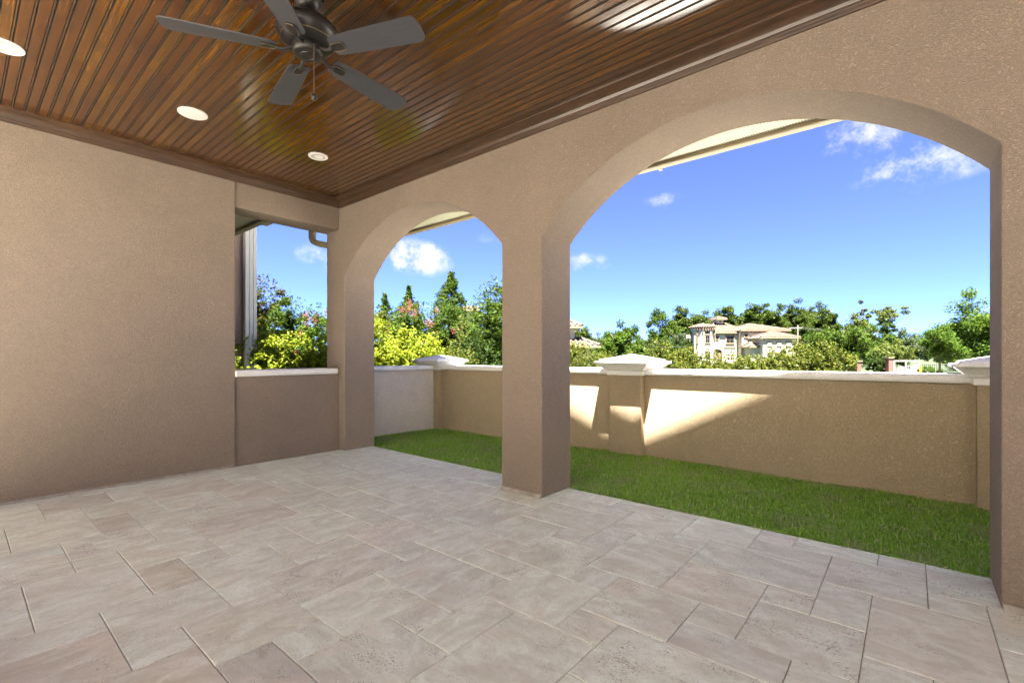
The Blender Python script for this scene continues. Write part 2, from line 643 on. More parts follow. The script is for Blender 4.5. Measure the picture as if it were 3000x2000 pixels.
M['pane'] = glassdark()
M['fan_metal'] = plain('oil_rubbed_bronze', (.016, .014, .013), .38, .35, var=.15, scale=20)
M['fan_gold'] = plain('bronze_edge', (.14, .095, .055), .45, .6)


def bladewood():
    t = NT('fan_blade_wood')
    g = t.noise(t.mapping(t.obj(), (4, 70, 10)), 1.5, 4, .6)
    t.set(Base_Color=t.ramp(g, [(.3, (.026, .0255, .030)), (.7, (.038, .0375, .043))]), Roughness=.42)
    return t.mat


M['blade'] = bladewood()

# =================================================================== THE PORCH
XL = -5.373          # inner face of the side wall
XLI = -5.392         # inner face under and over the opening
XLO = -5.69          # outer face of the side wall
YB, YO = 3.077, 3.497  # arch wall faces
ZC = 3.05            # ceiling
XR = 0.80             # right end of the porch (left open for bounced light)
RW = -2.9            # the added low rear wall stands right of here
YR = -1.0            # rear end of the porch (left open for bounced light)
A1 = (-5.265, -2.716)
A2 = (-2.283, 0.312)
SPR, RISE = 2.118, 0.598

porch = empty('porch_house', (-2.0, 0, 0), label='tan stucco house with the arched covered porch', cat='house')
PX0 = Vector((2.0, 0, 0))


def pb(mb, name, mats, **k):
    """build a part of the porch in world coordinates under the porch empty"""
    o = mb.build(name, mats, porch, **k)
    o.location = PX0
    return o


def arch_pts(a, n=36):
    w = (a[1] - a[0]) / 2
    c = (a[0] + a[1]) / 2
    rad = (w * w + RISE * RISE) / (2 * RISE)
    zc = SPR + RISE - rad
    t0 = math.asin(w / rad)
    return [(c + rad * math.sin(t), zc + rad * math.cos(t)) for t in np.linspace(-t0, t0, n)]


out = [(XLO, 0.0)]
for a in (A1, A2):
    out += [(a[0], 0.0)] + arch_pts(a) + [(a[1], 0.0)]
out += [(XR + .3, 0.0), (XR + .3, 3.25), (XLO, 3.25)]
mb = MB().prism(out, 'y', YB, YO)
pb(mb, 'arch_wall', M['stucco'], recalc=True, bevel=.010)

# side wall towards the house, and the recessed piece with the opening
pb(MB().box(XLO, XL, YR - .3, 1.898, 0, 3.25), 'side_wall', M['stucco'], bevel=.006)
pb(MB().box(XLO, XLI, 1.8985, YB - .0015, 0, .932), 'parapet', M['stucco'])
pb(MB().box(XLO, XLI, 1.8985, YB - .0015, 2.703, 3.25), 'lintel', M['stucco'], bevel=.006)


def capprof(w, z0, z1, ov):
    """rounded coping: outline in (across, z) centred on 0; w = wall thickness"""
    h = w / 2 + ov
    r = (z1 - z0) / 2
    zc = (z0 + z1) / 2
    pts = []
    for t in np.linspace(-90, 90, 9):
        pts.append((h - r * .55 + r * .55 * math.cos(R(t)), zc + r * math.sin(R(t))))
    for t in np.linspace(90, 270, 9):
        pts.append((-h + r * .55 + r * .55 * math.cos(R(t)), zc + r * math.sin(R(t))))
    return pts


sc = (XLO + XLI) / 2
pts = [(sc + x, z) for x, z in capprof(XLI - XLO, .934, 1.002, .045)]
pb(MB().prism(pts, 'y', 1.899, 3.045), 'sill', M['white_stucco'], smooth=True, recalc=True, bevel=.008)

# grout / caulk bead along the foot of the walls
pb(MB().prism([(XL - .002, -.004), (XL + .022, -.004), (XL + .006, .014), (XL - .002, .018)], 'y', YR, 1.89), 'caulk_bead', M['conc'])
for a, b in ((A1[1] + .006, A2[0] - .006), (A2[1] + .006, XR)):
    pb(MB().prism([(YB + .002, -.004), (YB - .024, -.004), (YB - .006, .024), (YB + .002, .028)], 'x', a, b), 'mortar_bead', M['conc'])

# rear and right side of the porch (behind the camera): left open for light bounced off the added paving
pb(MB().box(XR, XR + .3, YR, YR + .42, 0, 3.0), 'end_pier', M['stucco'])
pb(MB().box(XR, XR + .3, YR, YB - .001, 3.0001, 3.25), 'end_lintel', M['stucco'])
pb(MB().box(XL + .001, XR - .001, YR - .3, YR - .001, 3.0, 3.25), 'rear_lintel', M['stucco'])
pb(MB().box(RW, XR - .001, YR - .3, YR - .001, 0, 0.6), 'rear_light_block', M['stucco'])  # low wall added behind the camera to cut bounce on the arch wall

# ceiling boards
ceil = pb(MB().box(XL - .1, XR + .1, YR - .1, YB + .1, ZC + .012, ZC + .05), 'ceiling', M['groove'])
PITCH = .0655
w = PITCH
prof = [(0.0015, .012), (.0015, .0035), (.004, 0), (w - .0155, 0), (w - .0130, .0045), (w - .0115, .0045), (w - .0095, .0010), (w - .0065, 0), (w - .0035, .0010), (w - .0015, .0045), (w - .0015, .012)]
bm_ = MB()
n = len(prof)
bm_.v = [(0, a, b) for a, b in prof] + [(1, a, b) for a, b in prof]
bm_.f = [[i, i + 1, n + i + 1, n + i] for i in range(n - 1)] + [list(range(n)), list(range(n, 2 * n))[::-1]]
bm_.m = [1, 1, 0, 1, 1, 1, 0, 0, 1, 1] + [0, 0]
board_mesh = bm_.mesh('board', [M['wood'], M['groove']], recalc=False)
y = YB - .02
y0b = .289 - 60 * .0655 + .012
row = 0
while y0b + row * PITCH < YB - .02:
    yy = y0b + row * PITCH
    row += 1
    if yy < YR + .02:
        continue
    near = yy > -.6
    cuts = [XL + .02]
    x = XL + rnd.uniform(.5, 3.2)
    while x < XR - .5:
        cuts.append(x)
        x += rnd.uniform(2.2, 4.2) if near else 4.5
    cuts.append(XR - .01)
    for a, b in zip(cuts[:-1], cuts[1:]):
        o = child(board_mesh, 'board', ceil, (a + .0006, yy, ZC), (0, 0, 0), (b - a - .0012, 1, 1))


# crown moulding
def crown(z0, z1, p):
    """outline (out from wall, z)"""
    h = z1 - z0
    pts = [(0, z0), (.012, z0), (.014, z0 + .012), (.020, z0 + .018), (.022, z0 + .030), (.028, z0 + .034)]
    for t in np.linspace(0, 90, 8):
        pts.append((.030 + (p - .045) * (1 - math.cos(R(t))), z0 + .036 + (h - .052) * math.sin(R(t))))
    pts += [(p - .006, z1 - .014), (p, z1 - .010), (p, z1 - .001), (0, z1 - .001)]
    return pts


cp = crown(2.962, ZC + .001, .115)
k = len(cp)
mb = MB()                                        # along the side wall, mitred at the arch wall
mb.v = [(XL + a, YR, z) for a, z in cp] + [(XL + a, YB - a, z) for a, z in cp]
mb.f = [[i, (i + 1) % k, k + (i + 1) % k, k + i] for i in range(k)]
mb.m = [0] * k
pb(mb, 'crown_moulding', M['crown'], smooth=True, recalc=True)
for xa, xb, lm, rm in ((XL, .43, 1, 0), (.432, XR - .001, 0, 0)):
    mb = MB()
    mb.v = [(xa + a * lm, YB - a, z) for a, z in cp] + [(xb - a * rm, YB - a, z) for a, z in cp]
    mb.f = [[i, (i + 1) % k, k + (i + 1) % k, k + i] for i in range(k)]
    mb.m = [0] * k
    pb(mb, 'crown_moulding', M['crown'], smooth=True, recalc=True)

# eaves: soffit panels, vented strip, gutter with seams, downspouts
ZS = 2.865
YG = 4.15
XG = -6.22
YC = 2.60
pb(MB().box(XLO + .002, XR + 1, YO + .001, 3.80, ZS, ZS + .02), 'soffit', M['soffit_plain'])
pb(MB().box(XG + .1, XR + 1, 3.802, YG - .085, ZS - .003, ZS + .02), 'soffit_vent', M['soffit_vent'])
pb(MB().box(XG + .1, XLO - .002, YC - .05, 3.80, ZS, ZS + .02), 'soffit', M['soffit_plain'])
pb(MB().box(-12, XLO - .002, 1.96, 2.27, ZS, ZS + .02), 'soffit', M['soffit_plain'])
pb(MB().box(-12, XLO - .002, 2.272, YC - .085, ZS - .003, ZS + .02), 'soffit_vent', M['soffit_vent'])
gp = [(0, 0), (0, -.030), (.012, -.035), (.075, -.035), (.085, -.015), (.110, .02), (.118, .05), (.118, .075), (.108, .075), (.108, .06), (.01, .06), (.01, 0)]


def gutter_run(p0, p1, outv):
    p0, p1, outv = Vector(p0), Vector(p1), Vector(outv)
    mb = MB()
    n = len(gp)
    for p in (p0, p1):
        mb.v += [tuple(p + outv * (a - .118) + Vector((0, 0, b))) for a, b in gp]
    mb.f = [[i, (i + 1) % n, n + (i + 1) % n, n + i] for i in range(n)] + [list(range(n)), list(range(n, 2 * n))]
    mb.m = [0] * len(mb.f)
    return mb


for xa, xb in ((XG, -1.735), (-1.73, XR + 1)):
    pb(gutter_run((xa, YG, ZS), (xb, YG, ZS), (0, 1, 0)), 'gutter', M['gutter'], recalc=True)
pb(MB().box(-1.745, -1.72, YG - .121, YG + .003, ZS - .038, ZS + .078), 'gutter_seam', M['gutter'])
pb(gutter_run((XG, YC, ZS), (XG, YG, ZS), (-1, 0, 0)), 'gutter', M['gutter'], recalc=True)
pb(gutter_run((-12, YC, ZS), (XG + .11, YC, ZS), (0, 1, 0)), 'gutter', M['gutter'], recalc=True)


def rect_pipe(path, w, d, up=(0, 0, 1), ribs=0):
    """rectangular pipe along a polyline in a vertical plane"""
    mb = MB()
    path = [Vector(p) for p in path]
    b0 = 0
    side = None
    for i, p in enumerate(path):
        t = (path[min(i + 1, len(path) - 1)] - path[max(i - 1, 0)]).normalized()
        if side is None:
            h = Vector((path[-1] - path[0]).xy.to_3d())
            side = h.cross(Vector((0, 0, 1))).normalized() if h.length > 1e-4 else Vector(up)
        nn = t.cross(side).normalized()
        for a, b in ((-w / 2, -d / 2), (w / 2, -d / 2), (w / 2, d / 2), (-w / 2, d / 2)):
            mb.v.append(tuple(p + side * a + nn * b))
    for i in range(len(path) - 1):
        for k2 in range(4):
            j = (k2 + 1) % 4
            mb.f.append([i * 4 + k2, i * 4 + j, i * 4 + 4 + j, i * 4 + 4 + k2])
    mb.f += [[0, 1, 2, 3], [len(path) * 4 - 4 + q for q in range(4)]]
    mb.m = [0] * len(mb.f)
    return mb


# elbow from the side gutter back to the corner of the porch
ye = 3.13
el = [(XG + .055, ye, ZS - .03), (XG + .055, ye + .001, ZS - .13), (XG + .07, ye + .01, ZS - .175), (XG + .115, ye + .04, ZS - .20), (XLO - .14, ye + .27, ZS - .27), (XLO - .07, ye + .315, ZS - .31), (XLO - .05, ye + .32, ZS - .40), (XLO - .05, ye + .32, .05)]
pb(rect_pipe(el, .09, .075), 'downspout', M['gutter'], recalc=True, bevel=.012)

# house body around and above the porch
pb(MB().box(-12, XLO - .001, -9, 1.95, 0, 3.25), 'house_wall', M['stucco'])
# low roof over the porch eave
pb(MB().add([(XG, YG, ZS + .08), (XR + 1, YG, ZS + .08), (XR + 1, 3.3, ZS + .50), (XG, 3.3, ZS + .50), (XG, YG, ZS + .04), (XR + 1, YG, ZS + .04), (XR + 1, 3.3, ZS + .03), (XG, 3.3, ZS + .03)],
             [(0, 1, 2, 3), (7, 6, 5, 4), (0, 4, 5, 1), (1, 5, 6, 2), (2, 6, 7, 3), (3, 7, 4, 0)]), 'eave_roof', M['rooftile'], recalc=True)
pb(MB().add([(-12, YC, ZS + .08), (XG, YC, ZS + .08), (XG, 1.6, ZS + .5), (-12, 1.6, ZS + .5), (-12, YC, ZS + .04), (XG, YC, ZS + .04), (XG, 1.6, ZS + .03), (-12, 1.6, ZS + .03)],
             [(0, 1, 2, 3), (7, 6, 5, 4), (0, 4, 5, 1), (1, 5, 6, 2), (2, 6, 7, 3), (3, 7, 4, 0)]), 'eave_roof', M['rooftile'], recalc=True)
pb(MB().box(XG, XLO, YC, YG - .12, ZS + .03, ZS + .35), 'eave_roof', M['rooftile'])
# unseen low wings behind and right of the camera, added as sunlight reflectors
pb(MB().box(5.0, 13.0, -9, 6.0, 0, 2.25), 'bounce_wing_wall', M['stucco'])
pb(MB().add([(4.5, -9.5, 2.25), (4.5, 6.5, 2.25), (9.5, 6.5, 5.9), (9.5, -9.5, 5.9), (14, -9.5, 2.25), (14, 6.5, 2.25)], [(0, 3, 2, 1), (3, 4, 5, 2), (0, 4, 3), (1, 2, 5), (0, 1, 5, 4)]), 'bounce_wing_roof', M['bounce_wing_roof'], recalc=True)
pb(MB().box(-11.5, 4.4, -13, -5.6, 0, 2.25), 'bounce_wing_wall', M['stucco'])
pb(MB().add([(-12, -5.1, 2.25), (4.9, -5.1, 2.25), (4.9, -10.5, 6.2), (-12, -10.5, 6.2), (4.9, -15, 2.25), (-12, -15, 2.25)], [(0, 1, 2, 3), (3, 2, 4, 5), (0, 3, 5), (1, 4, 2), (0, 5, 4, 1)]), 'bounce_wing_roof', M['bounce_wing_roof_tan'], recalc=True)
# two upper gables whose valley lets a wedge of sun onto the garden wall
VZ, VX = 6.78, -1.20
up = [(-8.0, 3.26), (-8.0, 6.2), (-4.6, VZ + .433 * 3.4), (VX, VZ), (VX + 4.0, VZ + .5 * 4.0), (VX + 8, 6.4), (VX + 8, 3.26)]
pb(MB().prism(up, 'y', YR - .3, 3.30), 'upper_gables', M['stucco'], recalc=True)

# =================================================================== PATIO FLOOR
U = .2032
X0 = -4.197 * EYE - 6 * U * 1
X0 = -2.785 * EYE - 8 * U
Y0 = 1.081 * EYE - 5 * U
patio = MB().box(XL - .05, XR + .3, YR - .3, Y0 + 16 * U - .004, -.06, -.006).build('patio_floor', M['conc'])
tag(patio, kind='structure')
CELL = [(5, 4, 2, 3), (1, 0, 3, 2), (0, 2, 2, 2), (2, 2, 2, 1), (2, 3, 1, 1), (3, 3, 2, 2), (5, 3, 1, 1), (4, 1, 2, 2), (0, 1, 1, 1), (1, 4, 2, 2), (3, 5, 1, 1), (4, 5, 1, 2)]
GAP, CH, TH = .0030, .0030, .03


def tile_mesh(w, h, m):
    mb = MB()
    a, b = w / 2 - GAP / 2, h / 2 - GAP / 2
    c, d = a - CH, b - CH
    for (p, q, z) in ((a, b, -TH), (a, b, -CH * .8), (c, d, 0)):
        mb.v += [(-p, -q, z), (p, -q, z), (p, q, z), (-p, q, z)]
    for i in (0, 4):
        for k2 in range(4):
            j = (k2 + 1) % 4
            mb.f.append([i + k2, i + j, i + 4 + j, i + 4 + k2])
    mb.f.append([8, 9, 10, 11])
    mb.m = [0] * len(mb.f)
    return mb.mesh('tile', m)


TM = {}
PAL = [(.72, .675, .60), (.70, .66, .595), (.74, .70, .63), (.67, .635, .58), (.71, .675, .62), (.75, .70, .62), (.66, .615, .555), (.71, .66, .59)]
SPECIAL = {  # floor point inside a tile -> its own colour
    (745, 1935): (.235, .215, .205), (600, 1885): (.30, .255, .22), (345, 1530): (.36, .29, .25), (560, 1420): (.47, .385, .35), (730, 1440): (.50, .41, .37),
    (760, 1520): (.47, .39, .36), (560, 1690): (.44, .365, .31), (700, 1850): (.50, .45, .40), (2110, 1930): (.40, .365, .355), (150, 1490): (.36, .32, .28),
    (330, 1465): (.40, .335, .295), (680, 1375): (.43, .38, .345), (80, 1640): (.46, .45, .45), (1290, 1690): (.49, .45, .425), (1000, 1620): (.49, .44, .41),
    (1450, 1610): (.56, .52, .47), (2250, 1560): (.61, .57, .50), (1120, 1550): (.60, .55, .48), (2700, 1850): (.52, .455, .415), (300, 1900): (.42, .34, .29),
    (640, 1965): (.50, .40, .34), (1780, 1820): (.55, .50, .45), (2130, 1760): (.58, .51, .45)}
spec = []
for (px, py), c in SPECIAL.items():
    d = FW + RT * (px - CXP) / FPX - np.array([0, 0, 1]) * (py - HYP) / FPX
    t_ = -EYE / d[2]
    spec.append((d[0] * t_, d[1] * t_, c))
XMAX, YMIN = XR + .3, YR - .3
ntile = 0
for gi in range(-3, 12):
    for gj in range(-4, 4):
        for (ci, cj, cw, ch) in CELL:
            x0, y0 = X0 + (gi * 6 + ci) * U, Y0 + (gj * 6 + cj) * U
            x1, y1 = x0 + cw * U, y0 + ch * U
            x0c, x1c = max(x0, XL - .004), min(x1, XMAX)
            y0c, y1c = max(y0, YMIN), min(y1, Y0 + 16 * U)
            if y1c <= YB + .3 and False:
                pass
            if x1c - x0c < .02 or y1c - y0c < .02:
                continue
            cxm, cym = (x0c + x1c) / 2, (y0c + y1c) / 2
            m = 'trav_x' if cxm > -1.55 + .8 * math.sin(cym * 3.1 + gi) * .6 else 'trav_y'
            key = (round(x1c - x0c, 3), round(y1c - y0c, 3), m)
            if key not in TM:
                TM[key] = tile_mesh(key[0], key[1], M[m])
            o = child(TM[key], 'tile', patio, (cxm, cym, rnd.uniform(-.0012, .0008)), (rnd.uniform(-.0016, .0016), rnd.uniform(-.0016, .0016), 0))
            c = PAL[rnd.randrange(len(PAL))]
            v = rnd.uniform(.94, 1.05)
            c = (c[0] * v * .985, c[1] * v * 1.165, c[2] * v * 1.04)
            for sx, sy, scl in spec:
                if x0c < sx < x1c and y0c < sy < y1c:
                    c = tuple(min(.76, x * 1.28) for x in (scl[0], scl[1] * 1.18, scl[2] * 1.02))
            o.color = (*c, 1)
            ntile += 1

tag(MB().add([(-5.7, -4.6, -.02), (6.5, -4.6, -.02), (6.5, 3.3, -.02), (XR + .31, 3.3, -.02), (XR + .31, YR - .31, -.02), (-5.7, YR - .31, -.02)], [(0, 1, 2, 3, 4, 5)]).build('bounce_paving', M['bounce_paving']), kind='structure')  # unseen sunlit paving added to throw light into the porch

# =================================================================== GARDEN WALL
gw = empty('garden_wall', (-2.55, 5.27, -.2), label='tan stucco garden wall with white rounded coping and square piers', cat='garden wall')


def gpart(mb, name, mats, par=None, **k):
    o = mb.build(name, mats, par or gw, **k)
    o.location = -gw.location if par is None else (0, 0, 0)
    return o


GY0, GY1 = 5.17, 5.37
GX0, GX1 = -6.16, -5.96
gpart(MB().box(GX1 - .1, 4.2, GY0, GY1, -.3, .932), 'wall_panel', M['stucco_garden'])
gpart(MB().box(GX0, GX1, YO + .25, GY0 + .05, -.3, .932), 'wall_panel', M['stucco_lit'])  # paler colour stands in for the light on this face
cyc = (GY0 + GY1) / 2
PIERS = [(-6.042, cyc - .0), (-2.557, cyc), (.585, cyc), (3.75, cyc)]
cpts = capprof(.2, .932, 1.002, .052)
xs = [p[0] for p in PIERS]
for a, b in zip(xs[:-1], xs[1:]):
    gpart(MB().prism([(cyc + p, z) for p, z in cpts], 'x', a + .12, b - .12), 'coping', M['white_stucco'], smooth=True, recalc=True)
gxc = (GX0 + GX1) / 2
gpart(MB().prism([(gxc + p, z) for p, z in cpts], 'y', YO + .25, cyc - .12), 'coping', M['white_stucco'], smooth=True, recalc=True)


def pier_cap(cx, cy):
    """square moulded cap: rings of half-width, height"""
    prof = [(.205, .925), (.222, .928), (.224, .975), (.232, .985), (.250, .990), (.253, 1.003), (.266, 1.012), (.284, 1.030), (.312, 1.055), (.322, 1.060),
            (.338, 1.063), (.342, 1.072), (.340, 1.086), (.332, 1.090), (.296, 1.091), (.292, 1.098), (.288, 1.108), (.012, 1.172)]
    mb = MB()
    for r, z in prof:
        mb.v += [(cx - r, cy - r, z), (cx + r, cy - r, z), (cx + r, cy + r, z), (cx - r, cy + r, z)]
    for i in range(len(prof) - 1):
        for k2 in range(4):
            j = (k2 + 1) % 4
            mb.f.append([i * 4 + k2, i * 4 + j, i * 4 + 4 + j, i * 4 + 4 + k2])
    mb.f.append([len(prof) * 4 - 4 + q for q in range(4)])
    mb.f.append([3, 2, 1, 0])
    mb.m = [0] * len(mb.f)
    return mb


for (cx, cy) in PIERS:
    p = gpart(MB().box(cx - .2, cx + .2, cy - .2, cy + .2, -.3, .930), 'pier', M['stucco_garden'], bevel=.008)
    gpart(pier_cap(cx, cy), 'pier_cap', M['white_stucco'], p, recalc=True, bevel=.004, seg=1)

# =================================================================== LAWN AND GROUND
MB().add([(-900, -900, -.32), (900, -900, -.32), (900, 900, -.32), (-900, 900, -.32)], [(0, 1, 2, 3)]).build('ground', M['meadow'])
tag(bpy.data.objects['ground'], kind='structure')


def lawn_z(x, y):
    return -.046 + .030 * np.exp(-((x + 2.0) / 1.6) ** 2) + .012 * np.sin(1.7 * x + .6) * np.cos(2.3 * y) + .006 * np.sin(5.1 * x + 3 * y)


nx, ny = 150, 30
gx = np.linspace(-5.97, 3.9, nx)
gy = np.linspace(3.46, 5.19, ny)
mb = MB()
mb.v = [(float(x), float(yv), float(lawn_z(x, yv))) for yv in gy for x in gx]
mb.f = [[j * nx + i, j * nx + i + 1, (j + 1) * nx + i + 1, (j + 1) * nx + i] for j in range(ny - 1) for i in range(nx - 1)]
mb.m = [0] * len(mb.f)
tag(mb.build('lawn', M['soil'], smooth=True), kind='structure')


def fast_mesh(name, verts, faces_flat, nper, mat):
    me = bpy.data.meshes.new(name)
    nv, nf = len(verts), len(faces_flat) // nper
    me.vertices.add(nv)
    me.vertices.foreach_set('co', np.ascontiguousarray(verts, dtype=np.float32).ravel())
    me.loops.add(len(faces_flat))
    me.loops.foreach_set('vertex_index', np.ascontiguousarray(faces_flat, dtype=np.int32))
    me.polygons.add(nf)
    me.polygons.foreach_set('loop_start', np.arange(0, nf * nper, nper, dtype=np.int32))
    me.polygons.foreach_set('loop_total', np.full(nf, nper, dtype=np.int32))
    me.update(calc_edges=True)
    me.materials.append(mat)
    return me


def grass(n):
    x = rng.uniform(-5.95, 1.9, n)
    yv = Y0 + 16 * U + .004 + rng.uniform(0, 1, n) * (5.175 - Y0 - 16 * U)
    # thinner where the sod is worn
    th = np.sin(x * 3.1 + yv * 2.2) * np.cos(x * 1.3 - yv * 4.1) + .6 * np.sin(x * 7.7 + 1.3 * yv)
    keep = rng.uniform(-2.6, 1.2, n) < 1.0 - .55 * np.maximum(th, 0)
    x, yv, th = x[keep], yv[keep], th[keep]
    n = len(x)
    z = lawn_z(x, yv)
    L = rng.uniform(.022, .062, n) * (1 - .25 * np.clip(th, 0, 1))
    a = rng.uniform(0, 2 * np.pi, n)
    wd = rng.uniform(.0018, .0040, n)
    lean = rng.uniform(.4, 1.6, n)
    dx, dy = np.cos(a), np.sin(a)
    sx, sy = -dy, dx
    B = np.stack([x, yv, z], 1)
    S = np.stack([sx * wd, sy * wd, np.zeros(n)], 1)
    D1 = np.stack([dx * L * .35 * lean * .5, dy * L * .35 * lean * .5, L * .55], 1)
    D2 = np.stack([dx * L * .9 * lean, dy * L * .9 * lean, L * (1 - .35 * lean)], 1)
    V = np.stack([B - S, B + S, B + D1 + S * .8, B + D1 - S * .8, B + D2 + S * .1, B + D2 - S * .1], 1)
    yl = V[:, :, 1]
    np.clip(yl, Y0 + 16 * U - .022, None, out=yl)
    zl = V[:, :, 2]
    np.copyto(zl, np.maximum(zl, .004 + rng.uniform(0, .01, zl.shape)), where=yl < Y0 + 16 * U + .003)
    V = V.reshape(-1, 3)
    i = np.arange(n) * 6
    F = np.stack([i, i + 1, i + 2, i + 3, i + 3, i + 2, i + 4, i + 5], 1).reshape(-1)
    o = bpy.data.objects.new('grass', fast_mesh('grass', V, F, 4, M['grass']))
    COL.objects.link(o)
    tag(o, 'short green lawn grass between the patio and the garden wall', 'grass', kind='stuff')


grass(125000)

tag(MB().add([(-5.4, 5.6, -.31), (18, 5.6, -.31), (18, 9.7, -.31), (-5.4, 9.7, -.31)], [(0, 1, 2, 3)]).build('bounce_strip', M['bounce_paving']), kind='structure')  # pale ground added beyond the wall to bounce sun up into the arches
tag(MB().add([(2.2, 9.71, -.312), (26, 9.71, -.312), (26, 24, -.312), (5.5, 24, -.312)], [(0, 1, 2, 3)]).build('bounce_apron', M['bounce_paving']), kind='structure')  # further unseen pale ground, added for more bounce

# =================================================================== CEILING FITTINGS
FC = Vector((-2.451, 1.219, ZC))
fan = empty('ceiling_fan', FC, label='dark bronze ceiling fan with five blades hanging from the wood ceiling', cat='fan')


def fpart(mb, name, mats, par=None, smooth=True, **k):
    return mb.build(name, mats, par or fan, smooth=smooth, **k)


fpart(MB().lathe([(.0, -.001), (.070, -.001), (.072, -.010), (.068, -.040), (.055, -.062), (.040, -.072), (.034, -.074), (.0, -.074)]), 'canopy', M['fan_metal'])
fpart(MB().tube([(0, 0, -.07), (0, 0, -.125)], .013, 14), 'downrod', M['fan_metal'])
fpart(MB().lathe([(0, -.105), (.030, -.106), (.036, -.118), (.075, -.124), (.125, -.138), (.152, -.165), (.158, -.190), (.150, -.214), (.130, -.236), (.112, -.250), (.088, -.256), (.0, -.256)], n=48), 'motor_housing', M['fan_metal'])
fpart(MB().lathe([(.131, -.2362), (.1335, -.2355), (.1345, -.2330), (.1320, -.2335)], n=48), 'gold_ring', M['fan_gold'])
fpart(MB().lathe([(0, -.255), (.074, -.256), (.077, -.262), (.077, -.292), (.072, -.300), (.066, -.303), (.060, -.306), (.036, -.3065), (.034, -.309), (.031, -.3065), (.0, -.3065)], n=40), 'switch_housing', M['fan_metal'])
ch = fpart(MB().tube([(.078, -.01, -.285), (.090, -.012, -.290), (.093, -.013, -.33), (.093, -.013, -.545)], .0018, 6), 'pull_chain', M['fan_gold'])
kb = MB().lathe([(0, -.543), (.006, -.544), (.0135, -.552), (.0165, -.564), (.0135, -.576), (.006, -.583), (0, -.584)], (.093, -.013, 0), 16)
fpart(kb, 'pull_knob', M['fan_metal'], ch)


def blade_outline():
    P = []
    # (radius, half width)
    edge = [(.150, .030), (.153, .044), (.165, .053), (.20, .058), (.30, .063), (.45, .069), (.60, .073), (.635, .072), (.650, .064), (.660, .045), (.665, .0)]
    up = [(r, w_) for r, w_ in edge]
    return up + [(r, -w_) for r, w_ in edge[::-1][1:]]


bo = blade_outline()
ZB = -.286
for i in range(5):
    ang = R(-119.74 + 72 * i)
    rot = Matrix.Rotation(ang, 4, 'Z')
    pit = Matrix.Rotation(R(-12), 4, 'X')
    mb = MB().prism(bo, 'z', -.003, .003)
    mb.v = [tuple(pit @ Vector(v)) for v in mb.v]
    b = mb.build('blade', M['blade'], fan, smooth=True, recalc=True)
    b.location = (0, 0, ZB)
    b.rotation_euler = (0, 0, ang)
    # blade iron: arm from the motor and a framed medallion under the blade
    mb = MB()
    arm = [Vector((.070, 0, .012)), Vector((.10, 0, -.002)), Vector((.125, 0, -.014)), Vector((.155, 0, -.010))]
    mb.tube(arm, [.012, .010, .010, .013], 8)
    med = [(.150, .016), (.158, .022), (.200, .026), (.222, .020), (.228, 0), (.222, -.020), (.200, -.026), (.158, -.022), (.150, -.016)]
    m2 = MB().prism(med, 'z', -.012, -.0032)
    m2.v = [tuple(pit @ Vector(v)) for v in m2.v]
    mb.add(m2.v, m2.f, 0)
    iron = mb.build('blade_iron', M['fan_metal'], b, smooth=True, recalc=True)
    rim = MB()
    path = [pit @ Vector((r, w_, -.0122)) for r, w_ in med] + [pit @ Vector((*med[0], -.0122))]
    rim.tube(path, .0014, 5)
    rim.build('gold_rim', M['fan_gold'], b)

for (lx, ly, lr, lab) in ((-4.25, .205, .092, 'white recessed ceiling light over the solid tan side wall'), (-4.312, 2.245, .088, 'white recessed ceiling light near the corner by the side opening')):
    t = empty('recessed_light', (lx, ly, ZC), label=lab, cat='light', group='recessed ceiling lights')
    MB().lathe([(lr, -.0005), (lr, -.006), (lr - .006, -.010), (lr - .022, -.009), (lr - .024, -.006)]).build('trim_ring', M['white'], t, smooth=True)
    MB().lathe([(lr - .024, -.0065), (lr - .027, -.0035), (lr - .034, -.0022), (0, -.0020)]).build('reflector', M['baffle'], t, smooth=True)
    MB().lathe([(lr - .047, -.0023), (lr - .050, -.0036), (0, -.0046)], (-.010, .012, 0)).build('lamp_lens', M['lens'], t, smooth=True)
t = empty('ceiling_speaker', (-4.30, 1.215, ZC), label='flat round white ceiling speaker between the two recessed lights', cat='speaker')
MB().lathe([(.100, -.0005), (.100, -.007), (.097, -.009), (.094, -.0085)]).build('rim', M['white'], t, smooth=True)
MB().lathe([(.094, -.0085), (.05, -.0095), (0, -.0098)]).build('grille', M['lens'], t, smooth=True)

# =================================================================== WING WALL WITH DOWNSPOUT (seen through the side opening)
wp = at(752, 9.0)
wing = empty('house_wing', (wp.x, wp.y, 0), 0, label='tan stucco wall end of a house wing with a ribbed ivory downspout', cat='building')
MB().box(-5, 0, -1.2, 0, -.3, 5.5).build('wall', M['stucco'], wing, bevel=.01)
MB().box(-5.2, 1.1, -1.6, .8, 5.5, 5.75).build('roof', M['rooftile'], wing)
ds = MB()
ds.prism([(y_, x_) for x_, y_ in ((-.245, .10), (-.235, .11), (-.185, .11), (-.175, .10), (-.165, .11), (-.115, .11), (-.105, .10), (-.095, .11), (-.045, .11), (-.035, .10), (-.035, .002), (-.245, .002))], 'z', -.25, 5.45)
ds.build('downspout', M['downspout'], wing, recalc=True)


